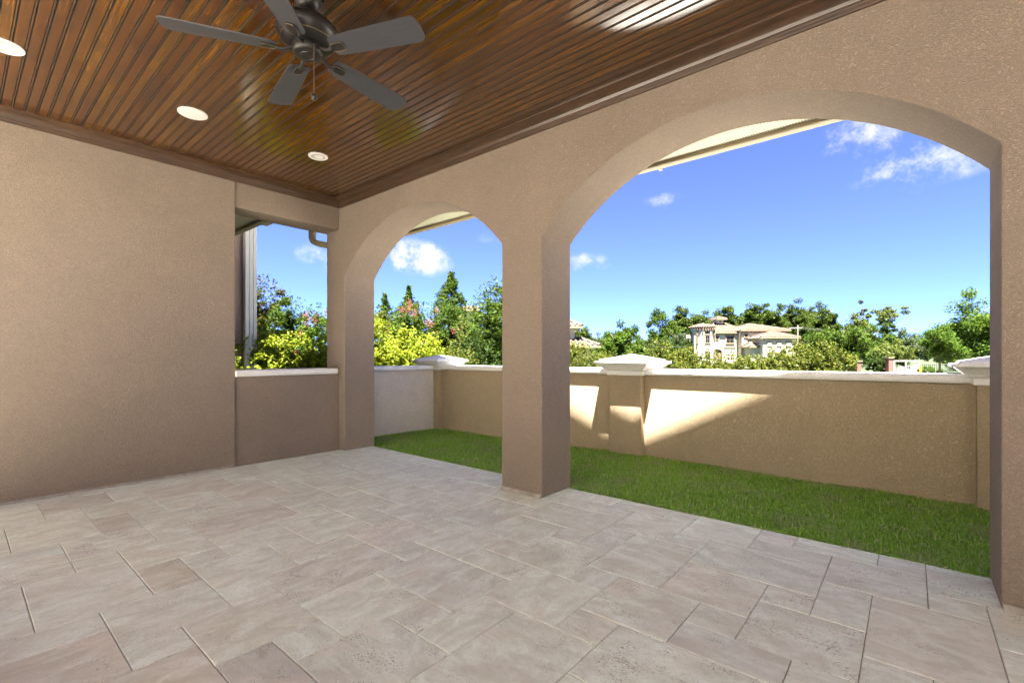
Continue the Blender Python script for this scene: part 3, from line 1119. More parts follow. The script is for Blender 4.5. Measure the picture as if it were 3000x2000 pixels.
# =================================================================== PLANTS
def leaves(cent, size, r, stretch=1.0, droop=0.0):
    """rhombic leaves at the points; returns verts (4 per leaf)"""
    n = len(cent)
    a = r.normal(size=(n, 3))
    a[:, 2] *= .55
    a /= np.linalg.norm(a, axis=1, keepdims=True)
    b = r.normal(size=(n, 3))
    b -= a * np.sum(a * b, 1, keepdims=True)
    b /= np.linalg.norm(b, axis=1, keepdims=True) + 1e-9
    s = size * r.uniform(.65, 1.35, (n, 1))
    c = np.cross(a, b)
    fold = c * s * .18
    V = np.stack([cent - a * s * .55 * stretch, cent + b * s * .34 + fold, cent + a * s * .55 * stretch, cent - b * s * .34 + fold], 1)
    return V.reshape(-1, 3)


def crown_mesh(name, pts, size, mat, r, stretch=1.0):
    V = leaves(pts, size, r, stretch)
    return fast_mesh(name, V, np.arange(len(V)), 4, mat)


def blob_points(r, n, rx, ry, rz, k, rc, power=.45, lumps=.18, flat=1.0):
    """leaf points: k clumps spread through an ellipsoid (centre 0), uneven outline"""
    d = r.normal(size=(k, 3))
    d /= np.linalg.norm(d, axis=1, keepdims=True)
    rad = r.uniform(0, 1, (k, 1)) ** power
    bumpy = 1 + lumps * np.sin(3.1 * d[:, :1] + 5 * d[:, 1:2] + r.uniform(0, 6)) + lumps * np.cos(4.7 * d[:, 2:3] - 3 * d[:, :1] + r.uniform(0, 6))
    c = d * rad * bumpy * np.array([rx, ry, rz])
    idx = r.integers(0, k, n)
    off = r.normal(size=(n, 3))
    off /= np.linalg.norm(off, axis=1, keepdims=True)
    off *= (r.uniform(0, 1, (n, 1)) ** .5) * rc * r.uniform(.6, 1.25, (k, 1))[idx]
    off[:, 2] *= flat
    return c[idx] + off


def trunk_mb(h, r0, r, limbs=5, lean=.05, spread=.5, start=.4):
    mb = MB()
    p = [Vector((lean * h * math.sin(t * 2) * .5, lean * h * t * t, h * t)) for t in np.linspace(0, 1, 7)]
    mb.tube(p, [r0 * (1 - .75 * t) for t in np.linspace(0, 1, 7)], 8)
    for i in range(limbs):
        t = start + (1 - start) * (i + .3) / limbs
        a = i * 2.4 + r.uniform(0, 1)
        b = Vector((lean * h * math.sin(t * 2) * .5, lean * h * t * t, h * t))
        L = spread * h * (1.1 - t * .7) * r.uniform(.7, 1.1)
        e = b + Vector((math.cos(a) * L, math.sin(a) * L, L * .75))
        mid = (b + e) / 2 + Vector((0, 0, -L * .08))
        mb.tube([b, mid, e], [r0 * .38, r0 * .25, r0 * .08], 6)
    return mb


def bush(px, top, hw, D, leaf, label, group, n=5200, size=.075, name='shrub', base=-.3, cat='shrub', depth=1.0, flowers=0, lumps=.2, fill=.5):
    r = np.random.default_rng(int(px * 7 + D * 131 + top))
    P = at(px, D, base)
    zt = zat(top, D)
    H = zt - base
    rx = hw / FPX * D
    o = empty(name, P, YAW, label=label, cat=cat, group=group)
    rz = H * .5
    k = max(26, int(n / 75))
    n, size = int(n * 2.1), size * .72
    pts = blob_points(r, n, rx * .88, rx * depth * .88, rz * .90, k, min(rx, rz) * .25, fill, lumps)
    pts[:, 2] += rz
    # shoots breaking the outline
    ns = n // 14
    d = r.normal(size=(ns // 8 + 1, 3))
    d[:, 2] = np.abs(d[:, 2]) + .25
    d /= np.linalg.norm(d, axis=1, keepdims=True)
    i = r.integers(0, len(d), ns)
    tt = r.uniform(.82, 1.16, (ns, 1))
    sh = d[i] * tt * np.array([rx, rx * depth, rz]) + r.normal(size=(ns, 3)) * size * .35
    sh[:, 2] += rz
    pts = np.concatenate([pts, sh])
    pts[:, 2] = np.maximum(pts[:, 2], .05)
    me = crown_mesh('crown', pts, size, LEAF[leaf], r, 1.15)
    child(me, 'crown', o)
    if flowers:
        d = r.normal(size=(flowers, 3))
        d[:, 2] = np.abs(d[:, 2]) * 1.1 + .05
        d[:, 1] = -np.abs(d[:, 1]) * .8 + .25
        d /= np.linalg.norm(d, axis=1, keepdims=True)
        c = d * np.array([rx, rx * depth, rz]) * r.uniform(.88, 1.05, (flowers, 1))
        c[:, 2] += rz
        nf = 60
        q = np.repeat(c, nf, 0) + r.normal(size=(flowers * nf, 3)) * np.array([.045, .045, .06]) * (rx / .8) ** .3
        child(crown_mesh('blossom', q, .04, LEAF['pink'], r), 'blossom', o)
    mb = trunk_mb(H * .62, max(.025, rx * .055), r, 5, .06, .42, .15)
    mb.build('stem', M['bark'], o, smooth=True)
    return o


def conifer(px, top, hw, D, leaf, label, group, n=5200, size=.11, base=-.3, name='evergreen_tree', cat='tree', low=.0):
    r = np.random.default_rng(int(px * 3 + D * 17))
    P = at(px, D, base)
    H = zat(top, D) - base
    rx = hw / FPX * D
    o = empty(name, P, YAW, label=label, cat=cat, group=group)
    k = 320
    t = r.uniform(low, 1, k) ** 1.25
    a = r.uniform(0, 2 * np.pi, k)
    q = rx * 1.35 * (1 - t) ** .95 * (r.uniform(.35, 1.0, k)) * (1 + .18 * np.sin(9 * t + a * 2))
    c = np.stack([q * np.cos(a), q * np.sin(a), t * H], 1)
    n, size = int(n * 1.8), size * .75
    i = r.integers(0, k, n)
    rc = np.clip(rx * .30 * (1 - t) + rx * .06, .05, None)
    off = r.normal(size=(n, 3))
    off /= np.linalg.norm(off, axis=1, keepdims=True)
    off *= (r.uniform(0, 1, (n, 1)) ** .6) * rc[i][:, None]
    pts = c[i] + off
    ns = n // 40
    tt = r.uniform(.90, 1.03, ns)
    tip = np.stack([r.normal(size=ns) * rx * .035, r.normal(size=ns) * rx * .035, tt * H], 1)
    pts = np.concatenate([pts, tip])
    pts[:, 2] = np.maximum(pts[:, 2], .1)
    child(crown_mesh('crown', pts, size, LEAF[leaf], r, 1.2), 'crown', o)
    trunk_mb(H * .98, max(.05, H * .016), r, 4, .0, .12, .3).build('trunk', M['bark'], o, smooth=True)
    return o


def tree(px, top, hw, D, leaf, label, group, n=4200, size=.30, base=-.3, crown_from=.35, name='tree', k=95, rcf=.27, bark='bark', flat=1.0, limbs=7, power=.5, lumps=.2, trunk=.022):
    r = np.random.default_rng(int(px * 5 + D * 29))
    P = at(px, D, base)
    H = zat(top, D) - base
    rx = hw / FPX * D
    o = empty(name, P, YAW + r.uniform(-.6, .6), label=label, cat='tree', group=group)
    rz = H * (1 - crown_from) / 2
    n, size = int(n * 2.2), size * .72
    pts = blob_points(r, n, rx * .85, rx * .85, rz * .88, k, min(rx, rz) * rcf, power, lumps, flat)
    pts[:, 2] += H - rz
    child(crown_mesh('crown', pts, size, LEAF[leaf], r, 1.1), 'crown', o)
    trunk_mb(H * .9, max(.06, H * trunk), r, limbs, .03, .33 * rx / max(H * .3, .01), max(.25, crown_from)).build('trunk', M[bark], o, smooth=True)
    return o


# -- golden hedge and shrubs seen through the side opening and the first arch
GH = 'golden-leaved hedge shrub behind the low wall'
for px, top, hw, D in ((700, 965, 80, 9.0), (790, 952, 70, 9.2), (868, 985, 58, 9.2), (940, 998, 62, 9.0), (1015, 965, 80, 9.0), (1108, 948, 76, 9.2), (1185, 970, 66, 9.2), (1255, 992, 58, 9.0)):
    bush(px, top, hw, D, 'yellow', GH, 'golden hedge shrubs', 7000, .060)
for px, top, hw, D in ((1322, 1018, 45, 9.2), (1372, 1032, 40, 9.0)):
    bush(px, top, hw, D, 'ygreen', 'low yellow-green shrub at the end of the golden hedge', 'low shrubs by the golden hedge', 4200, .05)
bush(772, 820, 58, 16, 'red', 'dark green shrub with reddish shoot tips behind the golden hedge', None, 8500, .095, name='crape_myrtle', lumps=.3)
bush(850, 872, 62, 15, 'green', 'upright glossy green shrub behind the golden hedge', None, 8000, .085)
bush(935, 905, 62, 13.5, 'bright', 'crape myrtle with coral pink blossom by the porch corner', None, 7500, .075, name='crape_myrtle', cat='shrub', flowers=11)
conifer(1128, 866, 88, 22, 'green', 'narrow pointed evergreen, shorter of two beside the pink shrub', None, 6000, .11)
conifer(1198, 844, 90, 22, 'green', 'slim pointed evergreen rising right behind the pink blossom', None, 6000, .11)
conifer(1322, 806, 125, 21, 'green', 'tallest broad pointed evergreen above the pink shrubs', None, 9000, .12)
bush(1212, 893, 88, 14.5, 'green', 'wide crape myrtle covered in coral pink blossom', None, 10000, .08, name='crape_myrtle', flowers=18)
bush(1300, 900, 66, 14.8, 'green', 'crape myrtle with few faded pink blossoms', None, 8500, .08, name='crape_myrtle', flowers=6)
bush(1105, 930, 66, 16, 'ygreen', 'rounded light green shrub under the pointed evergreens', None, 6500, .085)
bush(1375, 925, 58, 14, 'pale', 'pale green airy shrub between blossom and tall bush', None, 6500, .08)
bush(1455, 838, 88, 13, 'green', 'tall loose green bush beside the square porch pillar', None, 13000, .085, lumps=.26)
bush(1405, 985, 62, 10.5, 'dark', 'dark green low bush in front of the tall loose bush', None, 6000, .06)
bush(1560, 900, 80, 13.5, 'green', 'green bush hidden behind the square porch pillar', None, 6000, .085)
# -- clipped looking row behind the garden wall, second arch
YG_L = 'rounded yellow-green shrub in the row behind the garden wall'
for px, top, hw, D in ((1545, 1000, 66, 13), (1625, 1010, 60, 13), (1692, 1012, 62, 13), (1770, 1036, 55, 13.2), (1850, 1040, 55, 13.4), (1932, 1004, 56, 14), (2000, 1030, 52, 13), (2072, 1034, 54, 13), (2140, 1040, 50, 13), (2200, 1046, 52, 12.6), (2278, 1026, 56, 12.6), (2345, 1006, 50, 12.8), (2432, 1014, 56, 12.6)):
    bush(px, top, hw, D, 'ygreen', YG_L, 'shrub row behind the garden wall', 6500, .070, lumps=.24)
# -- trees
conifer(2018, 1026, 14, 60, 'bright', 'small pointed bright green shrub left of the villa', None, 900, .16, name='shrub', cat='shrub')
tree(1795, 968, 46, 52, 'bright', 'leafy bright green tree beside the tile roofed neighbour', None, 5000, .26, crown_from=.05, k=70)
tree(1822, 940, 62, 75, 'green', 'round-headed green tree behind the bright leafy tree', None, 5000, .36, crown_from=.15, k=60)
tree(1705, 958, 40, 80, 'pine', 'grey green tree behind the neighbour roof', None, 3500, .36, crown_from=.1)
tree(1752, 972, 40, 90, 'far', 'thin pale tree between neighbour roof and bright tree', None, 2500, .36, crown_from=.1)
tree(1868, 1002, 34, 48, 'green', 'low dark tree beside the pale gabled shed', None, 3000, .24, crown_from=.02)
tree(1938, 918, 56, 98, 'green', 'broad open green tree left of the villa turret', None, 4600, .42, crown_from=.12, k=46, rcf=.3, lumps=.3)
tree(1985, 975, 62, 88, 'dark', 'dense dark undergrowth tree at the left of the villa', None, 4200, .38, crown_from=.0)
tree(1925, 990, 50, 84, 'dark', 'dark understorey tree below the broad open tree', None, 3200, .38, crown_from=.0)
PN = 'tall pine with bushy needles in the row behind the villa'
for px, top, hw, D in ((1998, 902, 34, 112), (2040, 915, 30, 122), (2062, 900, 36, 116), (2100, 908, 32, 124), (2138, 892, 32, 118), (2176, 905, 32, 126), (2206, 893, 34, 120), (2240, 890, 36, 126), (2276, 893, 34, 118), (2308, 888, 34, 124), (2340, 890, 40, 120), (2376, 886, 40, 126), (2408, 898, 38, 122)):
    tree(px, top, hw, D, 'pine', PN, 'pines behind the villa', 8500, .42, crown_from=.24, k=110, rcf=.32, bark='bark_pine', flat=.75, name='pine_tree', trunk=.014)
for px, D in ((2050, 128), (2120, 131), (2190, 130), (2260, 132), (2330, 130), (2400, 128)):
    tree(px, 955, 46, D, 'dark', 'dark shade tree filling the gap under the pines', 'understorey below the pines', 2400, .6, crown_from=.0)
tree(2437, 884, 26, 104, 'pine', 'slender pine with sparse knobby crown right of the villa', None, 1500, .45, crown_from=.2, k=22, rcf=.30, bark='bark_pine', name='pine_tree', trunk=.012)
tree(2505, 912, 58, 72, 'pale', 'yellow-green feathery tree behind the dark rounded tree', None, 4600, .34, crown_from=.1, k=55)
tree(2470, 952, 82, 58, 'green', 'dark rounded oak between villa and driveway gate', None, 7500, .30, crown_from=.02, k=90)
tree(2395, 975, 52, 62, 'green', 'grey green tree beside the right end of the villa', None, 4000, .30, crown_from=.02)
tree(2532, 874, 26, 80, 'red', 'gaunt half-bare tree standing above the treetops', None, 650, .34, crown_from=.3, k=16, rcf=.28, limbs=12, trunk=.012)
tree(2592, 886, 62, 78, 'pale', 'flat-topped spreading tree with thin see-through crown', None, 1500, .36, crown_from=.52, k=26, rcf=.28, flat=.5, limbs=10, trunk=.014)
tree(2575, 955, 60, 66, 'green', 'green tree below the flat-topped spreading tree', None, 4200, .32, crown_from=.02)
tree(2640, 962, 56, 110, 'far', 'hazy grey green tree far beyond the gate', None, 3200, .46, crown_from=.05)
tree(2612, 1000, 62, 50, 'pale', 'pale drooping tree just left of the driveway gate', None, 4200, .22, crown_from=.05)
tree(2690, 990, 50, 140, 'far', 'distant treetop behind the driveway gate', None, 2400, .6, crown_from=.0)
tree(2752, 946, 60, 31, 'bright', 'young round-headed maple standing by the driveway', None, 5200, .14, crown_from=.26, k=60, name='maple_tree')
tree(2800, 935, 56, 48, 'green', 'deep green tree behind the young maple', None, 4600, .24, crown_from=.02)
tree(2865, 862, 96, 40, 'bright', 'big leafy tree at the right beside the young maple', None, 9000, .22, crown_from=.02, k=110)
for i, (px, top, hw) in enumerate(((2560, 1048, 22), (2592, 1046, 22), (2510, 1052, 26))):
    bush(px, top, hw, 38, 'hedge', 'clipped dark green shrub beside the gate pillar', 'clipped shrubs by the gate', 1800, .13, lumps=.05, fill=.35)
bush(2722, 1074, 30, 36, 'bright', 'low bright green hedge beyond the driveway gate', None, 1600, .12, lumps=.05, fill=.35)
# far wood
r_ = np.random.default_rng(5)
pts = []
for px in range(1560, 3050, 14):
    D = 190 + r_.uniform(-15, 30)
    H = zat(1012 - r_.uniform(0, 16), D)
    p = at(px, D, 0)
    q = blob_points(r_, 260, 3.2, 3.2, H * .55, 10, 1.6)
    pts.append(q + np.array([p.x, p.y, H * .5]))
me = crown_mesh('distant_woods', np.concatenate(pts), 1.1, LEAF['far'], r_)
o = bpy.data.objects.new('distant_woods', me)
COL.objects.link(o)
tag(o, 'distant line of trees closing the view', 'woods', kind='stuff')


# =================================================================== FAR VILLA
class Facade:
    """builds parts from pixels on an upright plane at distance D facing the camera axis"""

    def __init__(s, name, px0, D, **k):
        s.D, s.px0 = D, px0
        s.root = empty(name, at(px0, D, -.3), YAW, **k)
        s.s = D / FPX

    def X(s, px):
        return (px - s.px0) * s.s

    def Z(s, py):
        return EYE + (HYP - py) * s.s + .3

    def box(s, name, m, px0, px1, py0, py1, y0, y1, par=None, **k):
        return MB().box(s.X(px0), s.X(px1), y0, y1, s.Z(py1), s.Z(py0)).build(name, m, par or s.root, **k)

    def window(s, px0, px1, py0, py1, y, par=None, mull=True, fr=1.8):
        w = MB()
        x0, x1, z0, z1 = s.X(px0), s.X(px1), s.Z(py1), s.Z(py0)
        e = fr * s.s
        w.box(x0 - e, x0, y - .10, y + .05, z0, z1).box(x1, x1 + e, y - .10, y + .05, z0, z1).box(x0 - e, x1 + e, y - .12, y + .05, z1, z1 + e).box(x0 - e * 1.3, x1 + e * 1.3, y - .16, y + .05, z0 - e, z0)
        f = w.build('window', M['villa_trim'], par or s.root)
        p = MB().box(x0, x1, y - .03, y - .01, z0, z1).build('pane', M['pane'], f)
        if mull:
            b = MB().box((x0 + x1) / 2 - .03, (x0 + x1) / 2 + .03, y - .05, y - .031, z0, z1).box(x0, x1, y - .05, y - .031, (z0 + z1) / 2 - .025, (z0 + z1) / 2 + .025)
            b.build('mullion', M['villa_dark'], f)
        return f

    def hip(s, name, px0, px1, pye, pyr, y0, y1, ridge=0.0, par=None, ov=.0):
        """hip roof: eave rectangle, ridge centred, ridge half-length in px; barrel-tile ribs"""
        x0, x1, ze, zr = s.X(px0), s.X(px1), s.Z(pye), s.Z(pyr)
        cx, cy = (x0 + x1) / 2, (y0 + y1) / 2
        rl = ridge * s.s
        A, B, C_, D_ = (x0, y0, ze), (x1, y0, ze), (x1, y1, ze), (x0, y1, ze)
        P, Q = (cx - rl, cy, zr), (cx + rl, cy, zr)
        mb = MB().add([A, B, C_, D_, P, Q], [(0, 1, 5, 4), (1, 2, 5), (2, 3, 4, 5), (3, 0, 4), (3, 2, 1, 0)])
        mb.box(x0 - .05, x1 + .05, y0 - .05, y1 + .05, ze - .16, ze - .01, 1)
        n = int((x1 - x0) / .42)
        for i in range(n + 1):                    # tile courses down the front slope
            t = (i + .5) / (n + 1)
            xb = x0 + (x1 - x0) * t
            # height reached before the hip
            f = 1.0
            if xb < cx - rl:
                f = (xb - x0) / max(1e-3, cx - rl - x0)
            if xb > cx + rl:
                f = (x1 - xb) / max(1e-3, x1 - cx - rl)
            if f < .06:
                continue
            mb.tube([(xb, y0 - .04, ze + .05), (xb, y0 + (cy - y0) * f, ze + (zr - ze) * f + .05)], .10, 5)
        for a, b in ((A, P), (B, Q), (C_, Q), (D_, P), (P, Q)):
            if (Vector(a) - Vector(b)).length > .05:
                mb.tube([Vector(a) + Vector((0, 0, .06)), Vector(b) + Vector((0, 0, .06))], .15, 6)
        return mb.build(name, [M['rooftile'], M['gutter']], par or s.root)

    def corbels(s, px0, px1, py, y, step=13.0, par=None):
        mb = MB()
        p = px0
        while p < px1:
            mb.box(s.X(p), s.X(p + 4), y - .28, y + .1, s.Z(py + 4), s.Z(py))
            p += step
        return mb.build('corbels', M['villa_dark'], par or s.root)


v = Facade('villa', 2170, 85, label='cream two storey villa with clay tile hip roofs and cupola', cat='house')


def zs(x):
    return 2000 + x / 6.92


def ys(yv):
    return 880 + yv / 6.92


BASE = 1062
v.box('wall', M['villa'], zs(640), zs(1225), ys(640), BASE, 2.0, 12)
v.box('wall', M['villa'], zs(1222), zs(2150), ys(590), BASE, .6, 11)
v.box('wall', M['villa'], zs(1420), zs(2050), ys(760), BASE, -3.5, .7)
v.box('wall', M['villa'], zs(1265), zs(1421), ys(945), BASE, -2.0, .7)
v.box('wall', M['villa'], zs(215), zs(300), ys(640), BASE, 3.5, 10)
v.box('frieze', M['villa_trim'], zs(1224), zs(2149), ys(600), ys(655), .55, .62)
v.box('frieze', M['villa_trim'], zs(1422), zs(2049), ys(780), ys(830), -3.56, -3.48)
v.box('frieze', M['villa_trim'], zs(660), zs(1220), ys(640), ys(690), 1.95, 2.02)
v.box('string_course', M['villa_trim'], zs(920), zs(1180), ys(935), ys(955), 1.9, 2.02)
# turret: half octagon
tx0, tx1 = v.X(zs(255)), v.X(zs(670))
tw = tx1 - tx0
tp = [(tx0, 2.2), (tx0, .5), (tx0 + tw * .24, -.7), (tx1 - tw * .24, -.7), (tx1, .5), (tx1, 2.2)]
MB().prism(tp, 'z', 0, v.Z(ys(560))).build('turret', M['villa'], v.root, recalc=True)
cxm = (tx0 + tx1) / 2
mb = MB()
ex = [(cxm + (x - cxm) * 1.22, .6 + (yv - .6) * 1.22) for x, yv in tp]
zt, za = v.Z(ys(540)), v.Z(ys(448))
mb.v = [(x, yv, zt) for x, yv in ex] + [(cxm, 1.2, za)]
mb.f = [[i, i + 1, 6] for i in range(5)] + [[5, 0, 6], [5, 4, 3, 2, 1, 0]]
mb.m = [0] * 7
for i in range(5):
    a, b = Vector(mb.v[i]), Vector(mb.v[i + 1])
    ap = Vector((cxm, 1.2, za))
    nn = max(2, int((b - a).length / .45))
    for j in range(nn):
        t = (j + .5) / nn
        s0 = a.lerp(b, t)
        f = 1 - abs(t - .5) * 2 * .92
        mb.tube([s0 + Vector((0, 0, .05)), s0.lerp(ap, f * .9) + Vector((0, 0, .05))], .09, 5)
mb.build('turret_roof', M['rooftile'], v.root)
mbc = MB()
for x, yv in [(tx0 + tw * t, -.75) for t in (.27, .39, .5, .61, .73)] + [(tx0 + tw * .08, .0), (tx0 + tw * .16, -.4), (tx1 - tw * .08, .0), (tx1 - tw * .16, -.4)]:
    mbc.box(x - .12, x + .12, yv - .35, yv + .1, zt - .55, zt - .22)
mbc.build('corbels', M['villa_dark'], v.root)
for (a, b, yo) in ((288, 345, -.08), (428, 510, -.70), (590, 642, -.08)):
    v.window(zs(a), zs(b), ys(620), ys(682), yo, mull=False)
    v.window(zs(a), zs(b), ys(715), ys(858), yo)
    v.box('panel_frame', M['villa_trim'], zs(a), zs(b), ys(910), ys(990), yo - .06, yo)
    v.box('panel', M['villa'], zs(a + 12), zs(b - 12), ys(922), ys(978), yo - .09, yo - .061)
    v.window(zs(a), zs(b), ys(1035), ys(1120), yo)
# round window
mb = MB()
cx_, cz_ = v.X(zs(795)), v.Z(ys(748))
for (r0, r1, y0, m) in ((.30, .40, 1.88, 0),):
    for i in range(20):
        a, b = 2 * math.pi * i / 20, 2 * math.pi * (i + 1) / 20
        mb.add([(cx_ + r1 * math.cos(t) * k2 / r1, y0 if q == 0 else 2.01, cz_ + r1 * math.sin(t) * k2 / r1) for q in (0, 1) for k2 in (r0, r1) for t in (a, b)],
               [(0, 1, 3, 2), (4, 6, 7, 5), (2, 3, 7, 6), (0, 4, 5, 1)])
rw = mb.build('round_window', M['villa_trim'], v.root, recalc=True)
MB().add([(cx_ + .3 * math.cos(2 * math.pi * i / 20), 1.95, cz_ + .3 * math.sin(2 * math.pi * i / 20)) for i in range(20)], [list(range(20))]).build('pane', M['pane'], rw)
v.window(zs(985), zs(1138), ys(712), ys(855), 1.99, fr=2.6)
v.window(zs(1282), zs(1348), ys(682), ys(738), .59, mull=False)
v.window(zs(2028), zs(2100), ys(668), ys(718), .59, mull=False)
# arched entry
mb = MB()
ax, aw = v.X(zs(790)), v.X(zs(905)) - v.X(zs(790))
pts_o = [(ax - aw, v.Z(ys(1200)))] + [(ax + aw * math.cos(t), v.Z(ys(1030)) + aw * .58 * math.sin(t)) for t in np.linspace(math.pi, 0, 14)] + [(ax + aw, v.Z(ys(1200)))]
pts_i = [(ax + aw * .78, v.Z(ys(1200)))] + [(ax + aw * .78 * math.cos(t), v.Z(ys(1030)) + aw * .36 * math.sin(t)) for t in np.linspace(0, math.pi, 14)] + [(ax - aw * .78, v.Z(ys(1200)))]
MB().prism(pts_o + pts_i, 'y', 1.75, 2.02).build('entry_arch', M['villa_trim'], v.root, recalc=True)
MB().prism(pts_i, 'y', 1.96, 2.015).build('entry_door', M['villa_dark'], v.root, recalc=True)
for a, b in ((1490, 1595), (1675, 1785), (1860, 1970)):
    pf = v.box('panel_frame', M['villa_trim'], zs(a), zs(b), ys(848), ys(948), -3.58, -3.495)
    v.box('panel', M['villa'], zs(a + 16), zs(b - 16), ys(864), ys(932), -3.62, -3.581)
v.window(zs(1500), zs(1585), ys(1060), ys(1150), -3.51)
v.hip('roof', zs(660), zs(1500), ys(640), ys(402), 1.65, 13, 14)
v.hip('roof', zs(1190), zs(2212), ys(598), ys(440), .25, 12, 4)
v.hip('roof', zs(1345), zs(2130), ys(768), ys(650), -3.85, 1.2, 3)
v.hip('roof', zs(1205), zs(1432), ys(942), ys(860), -2.6, .6, 2)
v.corbels(zs(1240), zs(2150), ys(615), .55)
v.corbels(zs(1430), zs(2050), ys(786), -3.5)
v.corbels(zs(690), zs(1180), ys(655), 1.95)
cu = v.box('cupola', M['villa'], zs(1010), zs(1140), ys(325), ys(420), 6.2, 8.0)
v.hip('cupola_roof', zs(955), zs(1187), ys(322), ys(272), 5.5, 8.7, 1, cu)
mb = MB()
c0 = v.X(zs(1075))
mb.prism([(c0 + .28 * math.cos(t), v.Z(ys(388)) + .24 * math.sin(t)) for t in np.linspace(0, math.pi, 9)], 'y', 6.15, 6.199)
mb.build('vent', M['villa_dark'], cu, recalc=True)
for p in (1178, 1228):
    MB().tube([(v.X(zs(p)), .50, v.Z(ys(660))), (v.X(zs(p)), .50, .3)], .05, 6).build('downpipe', M['villa_dark'], v.root)

# neighbour house behind the pillar
nb = Facade('neighbour_house', 1690, 42, label='cream house corner with tile roof and dark downpipe beside the pillar', cat='house')
nb.box('wall', M['villa'], 1560, 1683, 955, 1062, 0, 8)
nb.box('wall', M['villa'], 1600, 1726, 1012, 1062, -1.2, 2)
nb.hip('roof', 1530, 1702, 957, 915, -.8, 8.8, 30)
nb.hip('roof', 1580, 1746, 1014, 992, -2.0, 2.6, 40)
for a, b, c in ((1686, 965, 0.0), (1728, 1020, -1.3)):
    MB().tube([(nb.X(a + 10), c - .6, nb.Z(b - 4)), (nb.X(a + 9), c - .5, nb.Z(b + 2)), (nb.X(a), c - .1, nb.Z(b + 8)), (nb.X(a), c - .1, .3)], .05, 6).build('downpipe', M['villa_dark'], nb.root)
# roof glimpsed behind the blossom
hb = Facade('distant_house', 1370, 48, label='tile roof corner glimpsed between pointed evergreen and tall bush', cat='house')
hb.box('wall', M['villa'], 1345, 1400, 905, 1062, 0, 6)
hb.hip('roof', 1338, 1408, 908, 893, -.8, 6.5, 12)
# gabled shed
sh = Facade('gabled_shed', 1885, 120, label='pale pink gabled shed with green metal roof edge', cat='shed')
mb = MB().prism([(sh.X(1846), 0), (sh.X(1930), 0), (sh.X(1930), sh.Z(1004)), (sh.X(1892), sh.Z(998)), (sh.X(1846), sh.Z(1010))], 'y', 0, 10)
mb.build('wall', M['pinkwall'], sh.root, recalc=True)
mb = MB().prism([(sh.X(1842), sh.Z(1010)), (sh.X(1892), sh.Z(997)), (sh.X(1934), sh.Z(1003)), (sh.X(1934), sh.Z(999)), (sh.X(1892), sh.Z(993)), (sh.X(1842), sh.Z(1006))], 'y', -.6, 10.5)
mb.build('roof', M['green_roof'], sh.root, recalc=True)

# utility pole and wires
up_ = Facade('utility_pole', 2337, 78, label='weathered utility pole with crossarm and wires right of the villa', cat='pole')
MB().tube([(0, 0, 0), (0, 0, up_.Z(952))], [.16, .11], 8).build('pole', M['pole'], up_.root, smooth=True)
MB().box(up_.X(2312), up_.X(2350), -.06, .06, up_.Z(962), up_.Z(959)).build('crossarm', M['pole'], up_.root)
for (pa, ya, pb_, yb_) in ((2337, 960, 2650, 968), (2337, 957, 2650, 964), (2337, 1000, 2700, 1012), (2337, 1004, 1780, 1010), (2337, 990, 2200, 986)):
    mb = MB()
    P = [Vector((up_.X(pa + (pb_ - pa) * t), 0, up_.Z(ya + (yb_ - ya) * t) - 1.0 * 4 * t * (1 - t) * .5)) for t in np.linspace(0, 1, 14)]
    mb.tube(P, .022, 4)
    mb.build('wire', M['steel'], up_.root)

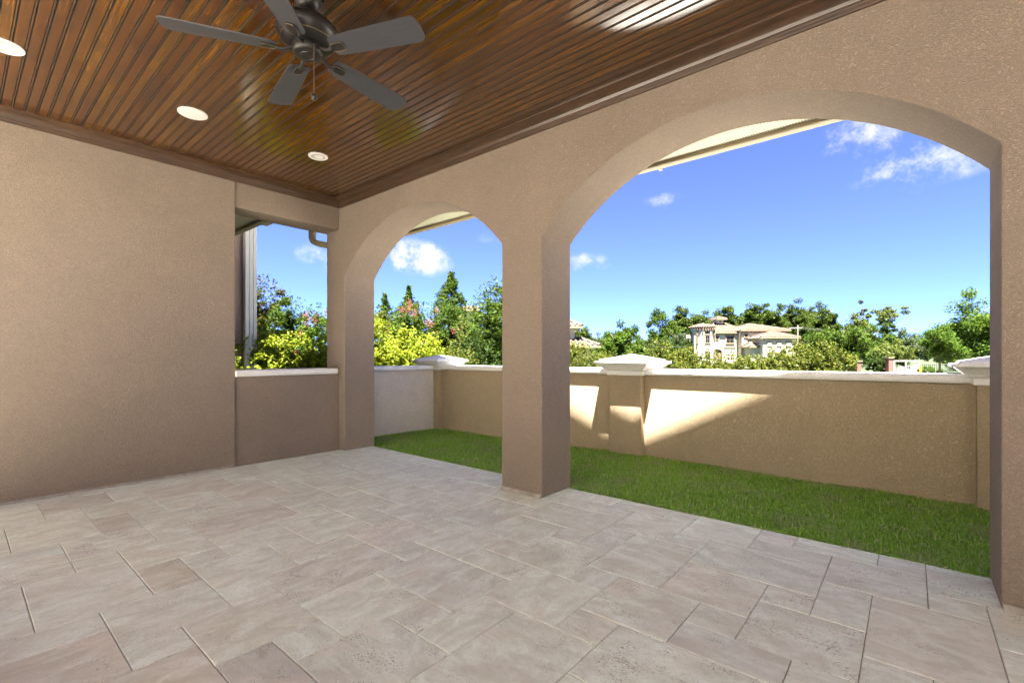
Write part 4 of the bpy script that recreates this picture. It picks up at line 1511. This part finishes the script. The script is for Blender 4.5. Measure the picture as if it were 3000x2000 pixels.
# =================================================================== DRIVEWAY GATE AREA
rd = MB().add([tuple(at(2470, 29, -.29)), tuple(at(3400, 27, -.29)), tuple(at(3400, 33, -.29)), tuple(at(2560, 35, -.29))], [(0, 1, 2, 3)]).build('driveway', M['concrete_road'])
tag(rd, kind='structure')
rd = MB().add([tuple(at(2600, 34, -.286)), tuple(at(2702, 34, -.286)), tuple(at(2690, 75, -.286)), tuple(at(2640, 75, -.286))], [(0, 1, 2, 3)]).build('path', M['concrete_road'])
tag(rd, kind='structure')
bd = MB().add([tuple(at(2480, 36.2, -.285)), tuple(at(2606, 36.2, -.285)), tuple(at(2606, 40, -.285)), tuple(at(2480, 40, -.285))], [(0, 1, 2, 3)]).build('mulch_bed', M['mulch'])
tag(bd, kind='structure')
g = Facade('driveway_gate', 2655, 37, label='white framed driveway gate with thin bars', cat='gate')
g.box('gate_post', M['gate_white'], 2617, 2620.5, 1056, 1096, -.05, .05)
g.box('gate_post', M['gate_white'], 2652.5, 2655, 1058, 1096, -.04, .04)
g.box('gate_post', M['gate_white'], 2690, 2693.5, 1056, 1096, -.05, .05)
g.box('top_rail', M['gate_white'], 2617, 2693.5, 1055.5, 1058.5, -.06, .06)
g.box('bottom_rail', M['gate_white'], 2620, 2690, 1088, 1090, -.03, .03)
for i in range(17):
    p = 2622 + i * 4
    g.box('bar', M['black_iron'], p, p + .6, 1070, 1090, -.015, .015)
for px, top, lab in ((2604, 1046, 'brick gate pillar with pale cap left of the white gate'), (2512, 1056, 'short brick pillar among the clipped shrubs')):
    q = Facade('brick_pillar', px, 37.2, label=lab, cat='pillar')
    q.box('shaft', M['brick'], px - 6, px + 6, top + 3, 1098, -.2, .2)
    q.box('cap', M['villa_trim'], px - 8, px + 8, top, top + 3, -.26, .26)
q = Facade('bollard', 2697, 34, label='yellow bollard at the right side of the driveway gate', cat='bollard')
MB().lathe([(.075, 0), (.075, q.Z(1072)), (.06, q.Z(1069)), (0, q.Z(1068))], n=14).build('post', M['yellow'], q.root, smooth=True)
MB().lathe([(.085, 0), (.085, .10), (.076, .12)], n=14).build('base_ring', M['white'], q.root)
q = Facade('iron_fence', 2745, 36, label='black iron picket fence behind the young maple', cat='fence')
for i in range(26):
    p = 2702 + i * 6
    q.box('picket', M['black_iron'], p, p + .8, 1066, 1096, -.012, .012)
q.box('rail', M['black_iron'], 2700, 2860, 1068, 1069.2, -.02, .02)
q.box('rail', M['black_iron'], 2700, 2860, 1091, 1092.2, -.02, .02)
print('tiles', ntile, 'objects', len(bpy.data.objects))
